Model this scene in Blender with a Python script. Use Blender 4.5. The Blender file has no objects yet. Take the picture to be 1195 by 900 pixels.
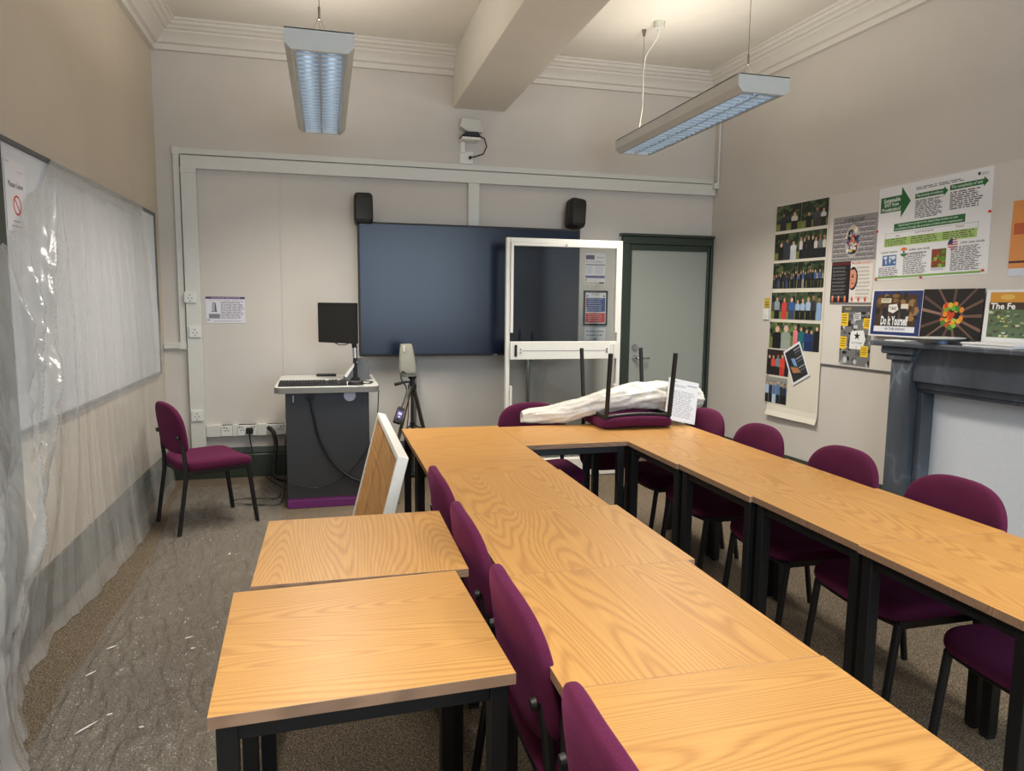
import bpy, bmesh, math, random
from mathutils import Vector, Matrix, noise
from math import sin, cos, pi, radians as RAD
S = bpy.context.scene
COL = S.collection
rnd = random.Random(7)

# ------------------------------------------------------------------ materials
def lin(c):
    def f(v):
        v /= 255.0
        return v/12.92 if v <= .04045 else ((v+.055)/1.055)**2.4
    return (f(c[0]), f(c[1]), f(c[2]), 1)
class NT:
    def __init__(s, name):
        s.m = bpy.data.materials.new(name); s.m.use_nodes = True
        s.t = s.m.node_tree; s.b = s.t.nodes['Principled BSDF']; s.out = s.t.nodes['Material Output']
    def n(s, typ, **k):
        x = s.t.nodes.new(typ)
        for a, v in k.items():
            if a.startswith('i_'): x.inputs[a[2:].replace('_', ' ')].default_value = v
            else: setattr(x, a, v)
        return x
    def l(s, a, b): s.t.links.new(a, b)
    def math(s, op, a, b=None):
        x = s.n('ShaderNodeMath', operation=op)
        for i, v in enumerate((a, b)):
            if v is None: continue
            if isinstance(v, (int, float)): x.inputs[i].default_value = v
            else: s.l(v, x.inputs[i])
        return x.outputs[0]
    def ramp(s, fac, stops):
        r = s.n('ShaderNodeValToRGB'); e = r.color_ramp.elements
        while len(e) < len(stops): e.new(.5)
        for x, (p, c) in zip(e, stops): x.position = p; x.color = c
        s.l(fac, r.inputs[0]); return r.outputs[0]
    def bump(s, h, strength=.2, dist=.01):
        b = s.n('ShaderNodeBump'); b.inputs['Strength'].default_value = strength; b.inputs['Distance'].default_value = dist
        s.l(h, b.inputs['Height']); s.l(b.outputs[0], s.b.inputs['Normal']); return b
    def noise(s, vec, scale, detail=3, rough=.5):
        x = s.n('ShaderNodeTexNoise'); x.inputs['Scale'].default_value = scale; x.inputs['Detail'].default_value = detail
        x.inputs['Roughness'].default_value = rough
        if vec is not None: s.l(vec, x.inputs['Vector'])
        return x.outputs[0]
    def obj(s, scale=(1, 1, 1), rand=False):
        tc = s.n('ShaderNodeTexCoord'); mp = s.n('ShaderNodeMapping'); mp.inputs['Scale'].default_value = scale
        v = tc.outputs['Object']
        if rand:
            oi = s.n('ShaderNodeObjectInfo'); va = s.n('ShaderNodeVectorMath', operation='ADD')
            mu = s.n('ShaderNodeVectorMath', operation='SCALE'); cb = s.n('ShaderNodeCombineXYZ')
            s.l(oi.outputs['Random'], cb.inputs[0]); s.l(oi.outputs['Random'], cb.inputs[1]); s.l(oi.outputs['Random'], cb.inputs[2])
            s.l(cb.outputs[0], mu.inputs[0]); mu.inputs['Scale'].default_value = 37.3
            s.l(v, va.inputs[0]); s.l(mu.outputs[0], va.inputs[1]); v = va.outputs[0]
        s.l(v, mp.inputs[0]); return mp.outputs[0]
def plain(name, c, rough=.5, metal=0, nz=0, nscale=40, bump=0, bscale=300, spec=None, coat=0):
    t = NT(name); t.b.inputs['Roughness'].default_value = rough; t.b.inputs['Metallic'].default_value = metal
    if spec is not None: t.b.inputs['Specular IOR Level'].default_value = spec
    if coat: t.b.inputs['Coat Weight'].default_value = coat
    L = lin(c); v = t.obj()
    n = t.noise(v, nscale)
    a = max(nz, .02)
    t.l(t.ramp(n, [(.3, tuple(x*(1-a) for x in L[:3])+(1,)), (.7, tuple(min(1, x*(1+a)) for x in L[:3])+(1,))]), t.b.inputs['Base Color'])
    if bump: t.bump(t.noise(v, bscale, 2), bump, .002)
    return t.m
def emis(name, c, st):
    t = NT(name); t.b.inputs['Base Color'].default_value = lin(c); t.b.inputs['Emission Color'].default_value = lin(c); t.b.inputs['Emission Strength'].default_value = st
    return t.m

def wood(name, light, dark, along='Y', sc=1.0, rough=.38):
    t = NT(name); k = (1, 1, 1)
    s = (3.4*sc, .36*sc, 2) if along == 'Y' else (.36*sc, 3.4*sc, 2)
    v = t.obj(s, True)
    f = (170, 5, 20) if along == 'Y' else (5, 170, 20)
    v2 = t.obj(f, True)
    n = t.noise(v, 1.0, 1.5, .45)
    w = t.math('SINE', t.math('MULTIPLY', n, 400.0))
    w = t.math('MULTIPLY', t.math('ADD', w, 1.0), .5)
    w = t.math('POWER', w, 2.2)
    fine = t.noise(v2, 1.0, 2, .6)
    big = t.noise(v, .5, 1)
    mix = t.math('ADD', t.math('MULTIPLY', w, .34), t.math('MULTIPLY', fine, .55))
    mix = t.math('ADD', mix, t.math('MULTIPLY', big, .25))
    t.l(t.ramp(mix, [(.25, lin(light)), (1.05, lin(dark))]), t.b.inputs['Base Color'])
    t.b.inputs['Roughness'].default_value = rough
    t.b.inputs['Specular IOR Level'].default_value = .4
    return t.m
def fabric(name, c):
    t = NT(name); v = t.obj(); n = t.noise(v, 420, 2); n2 = t.noise(v, 9, 2)
    L = lin(c)
    t.l(t.ramp(t.math('ADD', t.math('MULTIPLY', n, .7), t.math('MULTIPLY', n2, .3)),
        [(.3, tuple(x*.72 for x in L[:3])+(1,)), (.7, tuple(x*1.25 for x in L[:3])+(1,))]), t.b.inputs['Base Color'])
    t.b.inputs['Roughness'].default_value = .95; t.b.inputs['Specular IOR Level'].default_value = .15
    t.b.inputs['Sheen Weight'].default_value = .25; t.b.inputs['Sheen Roughness'].default_value = .5
    t.b.inputs['Sheen Tint'].default_value = lin((190, 90, 150))
    t.bump(n, .25, .002); return t.m
def carpet():
    t = NT('carpet'); v = t.obj(); n = t.noise(v, 190, 3, .7); n2 = t.noise(v, 1.3, 2)
    c = t.ramp(n, [(.32, lin((54, 46, 38))), (.5, lin((104, 92, 78))), (.68, lin((164, 150, 130)))])
    mx = t.n('ShaderNodeMix', data_type='RGBA', blend_type='MULTIPLY'); mx.inputs[0].default_value = .35
    t.l(c, mx.inputs[6]); t.l(t.ramp(n2, [(.3, (.6, .6, .6, 1)), (.7, (1, 1, 1, 1))]), mx.inputs[7])
    t.l(mx.outputs[2], t.b.inputs['Base Color'])
    t.b.inputs['Roughness'].default_value = 1; t.b.inputs['Specular IOR Level'].default_value = .05
    t.bump(n, .6, .006); return t.m
def plaster(name, c, scuff=.04):
    t = NT(name); v = t.obj(); n = t.noise(v, 1.1, 4, .6); n2 = t.noise(v, 90, 2); L = lin(c)
    t.l(t.ramp(n, [(.3, tuple(x*(1-scuff) for x in L[:3])+(1,)), (.7, tuple(x*(1+scuff) for x in L[:3])+(1,))]), t.b.inputs['Base Color'])
    t.b.inputs['Roughness'].default_value = .75; t.b.inputs['Specular IOR Level'].default_value = .25
    t.bump(n2, .08, .003); return t.m
def marble():
    t = NT('slate_marble'); v = t.obj()
    n = t.noise(t.obj((1, 1, .45)), 2.6, 3, .6); n2 = t.noise(v, 14, 4, .6)
    w = t.math('ADD', t.math('ABSOLUTE', t.math('SUBTRACT', n, .53)), t.math('MULTIPLY', t.noise(v, 4, 2), .03))
    w = t.math('SUBTRACT', w, .012)
    vein = t.ramp(w, [(.0, lin((122, 130, 140))), (.006, lin((92, 98, 107))), (.03, lin((80, 86, 95))), (.25, lin((58, 63, 71)))])
    t.l(vein, t.b.inputs['Base Color']); t.b.inputs['Roughness'].default_value = .34
    t.bump(n2, .1, .004); return t.m
def polythene(name, transp, c, gloss=.5, wr=6.0, strength=.6, stretch=(1, 1, .35)):
    t = NT(name); v = t.obj(stretch)
    t.b.inputs['Base Color'].default_value = lin(c); t.b.inputs['Roughness'].default_value = .14
    t.b.inputs['Specular IOR Level'].default_value = gloss
    n = t.noise(v, wr, 5, .6); n3 = t.noise(v, wr*5, 2, .5)
    h = t.math('ADD', t.math('ABSOLUTE', t.math('SUBTRACT', n, .5)), t.math('MULTIPLY', n3, .12))
    t.bump(h, strength, .06)
    tr = t.n('ShaderNodeBsdfTransparent'); tr.inputs[0].default_value = (.97, .97, .97, 1)
    mx = t.n('ShaderNodeMixShader')
    f = t.ramp(n, [(.3, (transp-.03,)*3+(1,)), (.7, (transp+.03,)*3+(1,))])
    t.l(f, mx.inputs[0]); t.l(t.b.outputs[0], mx.inputs[1]); t.l(tr.outputs[0], mx.inputs[2]); t.l(mx.outputs[0], t.out.inputs[0])
    return t.m
def glass():
    t = NT('clear_pane'); tr = t.n('ShaderNodeBsdfTransparent'); tr.inputs[0].default_value = (.9, .92, .92, 1)
    gl = t.n('ShaderNodeBsdfGlossy'); gl.inputs['Roughness'].default_value = .03
    fr = t.n('ShaderNodeFresnel'); fr.inputs[0].default_value = 1.5
    mx = t.n('ShaderNodeMixShader'); t.l(t.math('MULTIPLY', fr.outputs[0], 1.3), mx.inputs[0]); t.l(tr.outputs[0], mx.inputs[1]); t.l(gl.outputs[0], mx.inputs[2])
    t.l(mx.outputs[0], t.out.inputs[0]); return t.m

M = {}
M['carpet'] = carpet()
M['wall_back'] = plaster('wall_back_paint', (207, 201, 193))
M['wall_left'] = plaster('wall_left_paint', (208, 196, 178))
M['wall_right'] = plaster('wall_right_paint', (207, 201, 193))
M['ceiling'] = plaster('ceiling_paint', (222, 217, 206))
M['cornice'] = plain('cornice_paint', (216, 211, 202), .6)
M['green'] = plain('dark_green_gloss', (48, 58, 48), .4)
M['door'] = plain('door_grey', (158, 162, 154), .45)
M['trunk'] = plain('trunking_plastic', (214, 213, 206), .45)
M['white'] = plain('white_plastic', (225, 225, 220), .4)
M['offwhite'] = plain('aged_white_plastic', (205, 204, 194), .45)
M['whitemetal'] = plain('white_powder_coat', (232, 230, 222), .35)
M['woodY'] = wood('table_wood_lengthwise', (197, 148, 82), (157, 108, 55), 'Y')
M['woodX'] = wood('table_wood_crosswise', (197, 148, 82), (157, 108, 55), 'X')
M['edge'] = wood('table_edge_strip', (160, 128, 102), (116, 92, 76), 'X', 2)
M['boardwood'] = wood('board_back_wood', (196, 146, 84), (140, 94, 44), 'Y', .6, .55)
M['black'] = plain('black_powder_coat', (20, 20, 21), .42)
M['blackplastic'] = plain('black_plastic', (18, 18, 19), .5)
M['screenblack'] = plain('monitor_screen', (22, 20, 18), .32)
M['fabric'] = fabric('plum_fabric', (82, 28, 56))
M['marble'] = marble()
M['panelwhite'] = plain('white_board_panel', (214, 218, 224), .5)
M['noticeboard'] = plaster('pinboard_paint', (216, 210, 202), .02)
M['paper'] = plain('paper', (236, 236, 236), .7)
M['cream'] = plain('cream_card', (226, 214, 188), .75)
M['grey'] = plain('dark_grey_laminate', (52, 54, 58), .5)
M['purple'] = plain('purple_laminate', (112, 44, 112), .45)
M['greytop'] = plain('pale_grey_laminate', (196, 196, 190), .35)
M['greyedge'] = plain('grey_edge_strip', (120, 120, 114), .5)
M['midgrey'] = plain('grey_plastic', (92, 94, 96), .5)
M['beige'] = plain('beige_plastic', (156, 153, 140), .5)
M['chrome'] = plain('brushed_steel', (190, 190, 188), .25, 1)
M['bronze'] = plain('tripod_metal', (92, 82, 72), .35, .8)
M['wire'] = plain('steel_wire', (120, 112, 100), .4, .5)
M['lamp'] = plain('lamp_body_enamel', (206, 208, 204), .4)
M['reflector'] = plain('louvre_aluminium', (176, 182, 188), .3, .85)
M['tube'] = emis('fluorescent_tube', (216, 236, 255), 4.6)
M['sheet'] = polythene('drape_polythene', .60, (210, 210, 208), 1.0, 4.0, .2, (1, 1.6, .22))
M['floorsheet'] = polythene('floor_polythene', .66, (160, 155, 148), .9, 5.0, 1.0, (1.6, .8, 1))
M['roll'] = polythene('rolled_polythene', .16, (232, 229, 220), .9, 9.0, .35, (1, 1, 1))
M['glass'] = glass()
M['orangepin'] = plain('red_pin_plastic', (214, 60, 44), .4)
M['sashpaint'] = plain('window_frame_paint', (225, 225, 222), .5)  # plain off-white paint of the window bars
M['tvscreen'] = plain('television_screen', (12, 24, 46), .24, spec=.42)
def printm(c, _c={}):
    c = tuple(int(x) for x in c)
    if c not in _c:
        m = bpy.data.materials.new('print_%02x%02x%02x' % c); m.use_nodes = True
        b = m.node_tree.nodes['Principled BSDF']; b.inputs['Base Color'].default_value = lin(c); b.inputs['Roughness'].default_value = .5
        _c[c] = m
    return _c[c]

# ------------------------------------------------------------------ mesh builder
class MB:
    def __init__(s): s.v = []; s.f = []; s.mi = []; s.mats = []
    def m(s, mat):
        if mat not in s.mats: s.mats.append(mat)
        return s.mats.index(mat)
    def add(s, vs, fs, mat):
        o = len(s.v); s.v += [Vector(p) for p in vs]; i = s.m(mat)
        for f in fs: s.f.append(tuple(o+k for k in f)); s.mi.append(i)
    def box(s, x0, x1, y0, y1, z0, z1, mat, T=None):
        v = [(x, y, z) for z in (z0, z1) for y in (y0, y1) for x in (x0, x1)]
        if T is not None: v = [T @ Vector(p) for p in v]
        s.add(v, [(0, 2, 3, 1), (4, 5, 7, 6), (0, 1, 5, 4), (2, 6, 7, 3), (0, 4, 6, 2), (1, 3, 7, 5)], mat)
        return s
    def bar(s, a, b, w, h, mat, up=(0, 0, 1)):
        a = Vector(a); b = Vector(b); d = (b-a); L = d.length; d.normalize()
        r = d.cross(Vector(up))
        if r.length < 1e-4: r = d.cross(Vector((0, 1, 0)))
        r.normalize(); u = r.cross(d)
        v = []
        for q in (a, b):
            for i, j in ((-1, -1), (1, -1), (1, 1), (-1, 1)): v.append(q+r*(i*w/2)+u*(j*h/2))
        s.add(v, [(3, 2, 1, 0), (4, 5, 6, 7)]+[(k, (k+1) % 4, 4+(k+1) % 4, 4+k) for k in range(4)], mat); return s
    def tube(s, pts, r, mat, n=8, cap=True):
        pts = [Vector(p) for p in pts]; rs = r if isinstance(r, (list, tuple)) else [r]*len(pts)
        vs = []; prev = None
        for i, p in enumerate(pts):
            d = (pts[min(i+1, len(pts)-1)]-pts[max(i-1, 0)]).normalized()
            if prev is None:
                u = d.cross(Vector((0, 0, 1)))
                if u.length < .05: u = d.cross(Vector((0, 1, 0)))
            else: u = prev - d*prev.dot(d)
            u.normalize(); prev = u; w = d.cross(u)
            for k in range(n):
                a = 2*pi*k/n; vs.append(p+(u*cos(a)+w*sin(a))*rs[i])
        fs = []
        for i in range(len(pts)-1):
            for k in range(n):
                fs.append((i*n+k, i*n+(k+1) % n, (i+1)*n+(k+1) % n, (i+1)*n+k))
        if cap: fs.append(tuple(range(n))[::-1]); fs.append(tuple((len(pts)-1)*n+k for k in range(n)))
        s.add(vs, fs, mat); return s
    def prism(s, poly, d, mat, o=(0, 0, 0), U=(1, 0, 0), V=(0, 1, 0)):
        """poly in (u,v), extruded by vector d"""
        o = Vector(o); U = Vector(U); V = Vector(V); d = Vector(d); n = len(poly)
        a = [o+U*p[0]+V*p[1] for p in poly]
        flip = U.cross(V).dot(d) < 0
        fs = [tuple(range(n))[::-1], tuple(n+k for k in range(n))]+[(k, (k+1) % n, n+(k+1) % n, n+k) for k in range(n)]
        if flip: fs = [f[::-1] for f in fs]
        s.add(a+[p+d for p in a], fs, mat); return s
    def rings(s, rings, mat, closed_ends=True):
        n = len(rings[0]); vs = [p for r in rings for p in r]; fs = []
        for i in range(len(rings)-1):
            for k in range(n): fs.append((i*n+k, i*n+(k+1) % n, (i+1)*n+(k+1) % n, (i+1)*n+k))
        if closed_ends:
            fs.append(tuple(range(n))[::-1]); fs.append(tuple((len(rings)-1)*n+k for k in range(n)))
        s.add(vs, fs, mat); return s
    def build(s, name, parent=None, world=False, bevel=0, smooth=None, seg=2, origin=None, fixn=True):
        off = Vector((0, 0, 0))
        if parent is not None and world:
            p = parent
            while p is not None: off += p.location; p = p.parent
        if parent is None and origin is None and s.v:
            xs = [p.x for p in s.v]; ys = [p.y for p in s.v]; zs = [p.z for p in s.v]
            off = Vector(((min(xs)+max(xs))/2, (min(ys)+max(ys))/2, min(zs)))
        me = bpy.data.meshes.new(name)
        me.from_pydata([p-off for p in s.v], [], s.f); me.update()
        for mt in s.mats: me.materials.append(mt)
        me.polygons.foreach_set('material_index', s.mi)
        if fixn:
            bm = bmesh.new(); bm.from_mesh(me); bmesh.ops.recalc_face_normals(bm, faces=bm.faces); bm.to_mesh(me); bm.free()
        if smooth is not None:
            me.polygons.foreach_set('use_smooth', [True]*len(me.polygons)); me.set_sharp_from_angle(angle=RAD(smooth))
        o = bpy.data.objects.new(name, me); COL.objects.link(o)
        if parent is not None: o.parent = parent
        else: o.location = off
        if bevel:
            b = o.modifiers.new('bevel', 'BEVEL'); b.width = bevel; b.segments = seg; b.limit_method = 'ANGLE'; b.angle_limit = RAD(40)
        return o

def tag(o, label=None, cat=None, group=None, kind=None):
    if label: o['label'] = label
    if cat: o['category'] = cat
    if group: o['group'] = group
    if kind: o['kind'] = kind
    return o
def thing(name, label, cat, loc=(0, 0, 0), rz=0, group=None, kind=None):
    o = bpy.data.objects.new(name, None); COL.objects.link(o); o.empty_display_size = .1
    o.location = loc; o.rotation_euler = (0, 0, rz)
    return tag(o, label, cat, group, kind)
def dup(root, loc, rz=0, label=None, group=None):
    def cp(o, par):
        c = o.copy(); COL.objects.link(c); c.parent = par
        for ch in list(o.children): cp(ch, c)
        return c
    r = cp(root, None); r.location = loc; r.rotation_euler = (0, 0, rz)
    if label: r['label'] = label
    if group: r['group'] = group
    return r
def struct(o, label=None): return tag(o, label, kind='structure')

# ------------------------------------------------------------------ room dimensions
XL, XR, YB, YF, ZC = -1.285, 3.64, 6.35, -1.7, 3.62
AR = -0.05
RD = Vector((-sin(AR), -cos(AR), 0)); RN = Vector((-cos(AR), sin(AR), 0)); RP = Vector((XR, YB, 0))
def rw(sv, z, off=0): return RP + RD*sv + RN*off + Vector((0, 0, z))
SE = (YB-YF)/cos(AR)
XRF = rw(SE, 0).x

# floor, ceiling, walls
b = MB(); b.box(XL-.1, XRF+.15, YF-.1, YB+.1, -.08, 0, M['carpet']); struct(b.build('floor'), 'brown grey flecked carpet floor')
b = MB(); b.box(XL-.1, XRF+.15, YF-.1, YB+.1, ZC, ZC+.1, M['ceiling']); struct(b.build('ceiling'), 'plain off-white plaster ceiling')
b = MB(); b.box(XL-.12, XL, YF-.1, YB+.1, 0, ZC, M['wall_left']); struct(b.build('wall_left'), 'warm beige left wall')
b = MB(); b.box(XL, XR, YB, YB+.12, 0, ZC, M['wall_back']); struct(b.build('wall_back'), 'pale grey end wall behind the television')
b = MB(); b.prism([(0, 0), (SE, 0), (SE, ZC), (0, ZC)], -RN*.12, M['wall_right'], RP, RD, (0, 0, 1)); struct(b.build('wall_right'), 'pale grey right wall with the fireplace')
# front wall with window opening (behind the viewpoint)
WX0, WX1, WZ0, WZ1 = .15, 2.95, .85, 3.15
b = MB()
b.box(XL, WX0, YF-.12, YF, 0, ZC, M['wall_back']); b.box(WX1, XRF, YF-.12, YF, 0, ZC, M['wall_back'])
b.box(WX0, WX1, YF-.12, YF, 0, WZ0, M['wall_back']); b.box(WX0, WX1, YF-.12, YF, WZ1, ZC, M['wall_back'])
struct(b.build('wall_front'), 'wall behind the viewpoint with a tall window')
w = MB()
for x in (WX0, (WX0+WX1)/2-.03, WX1-.06): w.box(x, x+.06, YF-.1, YF-.02, WZ0, WZ1, M['sashpaint'])
for z in (WZ0, 1.95, WZ1-.06): w.box(WX0, WX1, YF-.1, YF-.02, z, z+.06, M['sashpaint'])
wo = struct(w.build('window_1', bevel=.004), 'tall white sash window')

# cornice profile: (distance from wall, z)
PROF = [(0, 3.43), (.035, 3.43), (.04, 3.445), (.04, 3.47), (.065, 3.478), (.07, 3.49), (.09, 3.515), (.12, 3.535), (.128, 3.54), (.128, 3.555), (.15, 3.56), (.165, 3.575), (.19, 3.583), (.195, 3.59), (.195, 3.6), (.215, 3.605), (.215, 3.62)]
def cornice(name, label, fa, fb):
    b = MB(); A = [fa(d, z) for d, z in PROF]; B = [fb(d, z) for d, z in PROF]
    n = len(PROF); b.add(A+B, [(k, k+1, n+k+1, n+k) for k in range(n-1)], M['cornice'])
    return struct(b.build(name, smooth=20), label)
def rwc(d, z, y):   # right wall corner point at offset d with Y given
    sv = (YB - y + RN.y*d)/(-RD.y); p = rw(sv, z, d); return p
cornice('trim_1', 'moulded plaster cornice along the end wall', lambda d, z: Vector((XL+d, YB-d, z)), lambda d, z: rwc(d, z, YB-d))
cornice('trim_2', 'moulded plaster cornice along the left wall', lambda d, z: Vector((XL+d, YB-d, z)), lambda d, z: Vector((XL+d, YF, z)))
cornice('trim_3', 'moulded plaster cornice along the right wall', lambda d, z: rwc(d, z, YB-d), lambda d, z: rwc(d, z, YF))
# ceiling beam
b = MB(); b.box(1.10, 1.56, YF, YB, 3.17, ZC, M['ceiling']); struct(b.build('trim_4', bevel=.006), 'boxed ceiling beam running towards the end wall')
# skirting
def skirt(name, A, B, N, label):
    A = Vector(A); B = Vector(B); N = Vector(N)
    pr = [(0, 0), (.022, 0), (.022, .19), (.016, .2), (.02, .21), (.014, .235), (.006, .258), (0, .258)]
    b = MB(); b.prism(pr, B-A, M['green'], A, N, (0, 0, 1)); return struct(b.build(name, smooth=25), label)
skirt('baseboard_back', (XL, YB, 0), (2.66, YB, 0), (0, -1, 0), 'dark green skirting along the end wall')
skirt('baseboard_left', (XL, 3.34, 0), (XL, YB, 0), (1, 0, 0), 'dark green skirting along the left wall')
skirt('baseboard_right', rw(.02, 0), rw(2.44, 0), RN, 'dark green skirting along the right wall')
# vertical panel joints on the end wall
b = MB(); b.box(-.36, -.338, YB-.006, YB, .5, 2.53, M['wall_back']); struct(b.build('trim_5', bevel=.002), 'thin vertical cover strip on the end wall')

# door in the end wall
d = thing('door_1', 'pale grey flush door in a dark green frame', None, (3.19, YB, 0), kind='structure')
b = MB(); b.box(2.80, 3.59, YB-.02, YB, .01, 2.01, M['door']); b.build('door_leaf', d, True, bevel=.003)
b = MB()
def arch(x0, x1, z0, z1, dd): b.box(x0, x1, YB-dd, YB, z0, z1, M['green'])
arch(2.70, 2.765, 0, 2.06, .055); arch(2.765, 2.80, 0, 2.06, .035); arch(3.59, 3.615, 0, 2.06, .035); arch(3.615, 3.638, 0, 2.06, .055)
arch(2.80, 3.59, 2.005, 2.06, .035); arch(2.70, 3.638, 2.06, 2.13, .055); arch(2.675, 3.638, 2.13, 2.155, .075)
b.build('door_frame', d, True, bevel=.005)
b = MB(); b.tube([(2.862, YB-.022, .985), (2.862, YB-.032, .985)], .028, M['chrome'], 20); b.tube([(2.862, YB-.03, .985), (2.862, YB-.07, .985), (2.875, YB-.078, .985), (2.99, YB-.076, .985)], .010, M['chrome'], 10)
b.build('lever_handle', d, True, smooth=40)
b = MB(); b.tube([(2.857, YB-.022, 1.09), (2.857, YB-.034, 1.09)], .03, M['chrome'], 20); b.box(2.851, 2.863, YB-.05, YB-.03, 1.072, 1.108, M['chrome'])
b.build('lock', d, True, smooth=40)
# dark door on the left wall at the near end (behind the polythene)
d2 = thing('door_2', 'dark framed doorway at the near end of the left wall', None, (XL, 2.7, 0), kind='structure')
b = MB(); b.box(XL, XL+.05, 3.2, 3.34, 0, 2.2, M['green']); b.box(XL, XL+.05, 2.1, 2.24, 0, 2.2, M['green']); b.box(XL, XL+.05, 2.1, 3.34, 2.08, 2.2, M['green'])
b.build('door_frame', d2, True, bevel=.006)
b = MB(); b.box(XL, XL+.02, 2.24, 3.2, .01, 2.08, M['grey']); b.build('door_leaf', d2, True)

# ------------------------------------------------------------------ tables
TB = .6
def table(name, w, along, TB):
    t = thing(name, 'x', 'table')
    top = MB(); h = w/2-.0003; k = TB/2-.0001
    top.box(-h, h, -k, k, .705, .73, M['edge'])
    wm = M['woodY'] if along == 'Y' else M['woodX']
    i = top.m(wm); top.mi[1] = i
    top.build('table_top', t, bevel=.0005, seg=1)
    fr = MB()
    for sx in (-1, 1): fr.box(sx*(h-.03)-.01, sx*(h-.03)+.01, -k+.05, k-.05, .665, .705, M['black'])
    for sy in (-1, 1): fr.box(-h+.05, h-.05, sy*(k-.03)-.01, sy*(k-.03)+.01, .665, .705, M['black'])
    fr.build('frame', t, bevel=.002, seg=1)
    for sx in (-1, 1):
        for sy in (-1, 1):
            l = MB(); cx = sx*(h-.032); cy = sy*(k-.032)
            l.box(cx-.02, cx+.02, cy-.02, cy+.02, .012, .705, M['black'])
            lo = l.build('leg', t, bevel=.003)
            f = MB(); f.box(cx-.018, cx+.018, cy-.018, cy+.018, 0, .012, M['blackplastic']); f.build('foot_cap', lo, bevel=.002, seg=1)
    return t
tabs = [
 # x, y, rot, along, label
 (.7315, 4.012, 0, 'X', 'far end table of the central row, square oak-effect top beside the tripod'),
 (.733, 3.405, 0, 'X', 'second table from the far end in the central row, crosswise grain'),
 (.742, 2.798, 0, 'Y', 'third table from the far end in the central row, lengthwise grain'),
 (.772, 2.191, 0, 'Y', 'central row table sticking out slightly to the right of its neighbours'),
 (.747, 1.584, 0, 'Y', 'second nearest table of the central row, with arched lengthwise grain'),
 (.752, .977, 0, 'X', 'nearest table of the central row, crosswise grain, cut by the photo bottom'),
 (1.3325, 3.965, 0, 'X', 'far cross table carrying the left end of the rolled polythene'),
 (1.934, 3.979, 0, 'Y', 'far corner table of the right row under the upturned chair'),
 (1.932, 3.3815, 0, 'Y', 'second table from the far end in the right row, pale scuffed top'),
 (1.944, 2.784, 0, 'Y', 'third table from the far end in the right row'),
 (1.962, 2.187, 0, 'Y', 'second nearest table of the right row, with a seam to the nearest one'),
 (1.955, 1.589, 0, 'Y', 'nearest table of the right row, running out of the photo on the right'),
 (.09, 2.268, RAD(-.4), 'Y', 'side table standing against the chair backs, behind the nearest side table'),
 (.06, 1.652, RAD(2.2), 'X', 'nearest side table on the left with its dark front edge in full view'),
]
protoT = {}
for x, y, r, al, lab in tabs:
    g = 'oak-effect square tables'
    dp = .6065 if .7 < x < .8 else .5968
    if (al, dp) not in protoT:
        o = table('square_table', TB, al, dp); protoT[al, dp] = o; o.location = (x, y, 0); o.rotation_euler = (0, 0, r); o['label'] = lab; o['group'] = g
    else: dup(protoT[al, dp], (x, y, 0), r, lab, g)

# ------------------------------------------------------------------ chairs (front = +x)
def superell(n, w, h0, h1, e0, e1):
    """outline, width w, up h1 (exponent e1), down h0 (exponent e0)"""
    pts = []
    for k in range(n):
        a = 2*pi*k/n; c = cos(a); s_ = sin(a); e = e1 if s_ >= 0 else e0; h = h1 if s_ >= 0 else h0
        pts.append((math.copysign(abs(c)**(2/e), c)*w, math.copysign(abs(s_)**(2/e), s_)*h))
    return pts
def pillow(mb, outline, tf, tb, place, mat, ex=7):
    """closed cushion: outline scaled towards its centre, thickness tf/tb each side. place(u,v,w)->Vector"""
    lv = [0.0, .35, .6, .78, .88, .94, .97, .987, .996, 1.0]
    def th(q): return (1-q**ex)**(1/3) if q < 1 else 0
    rings = []
    for q in lv: rings.append([place(u*q, v*q, tf*th(q)) for u, v in outline])
    for q in lv[-2::-1]: rings.append([place(u*q, v*q, -tb*th(q)) for u, v in outline])
    n = len(outline); vs = [rings[0][0]]; fs = []
    for r in rings[1:-1]: vs += r
    vs.append(rings[-1][0]); N = len(rings)-2
    for k in range(n): fs.append((0, 1+k, 1+(k+1) % n))
    for i in range(N-1):
        for k in range(n): fs.append((1+i*n+k, 1+(i+1)*n+k, 1+(i+1)*n+(k+1) % n, 1+i*n+(k+1) % n))
    L = 1+N*n
    for k in range(n): fs.append((L, 1+(N-1)*n+(k+1) % n, 1+(N-1)*n+k))
    mb.add(vs, fs, mat)
def back_x(z): return -.215 - .14*(z-.5)
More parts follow.
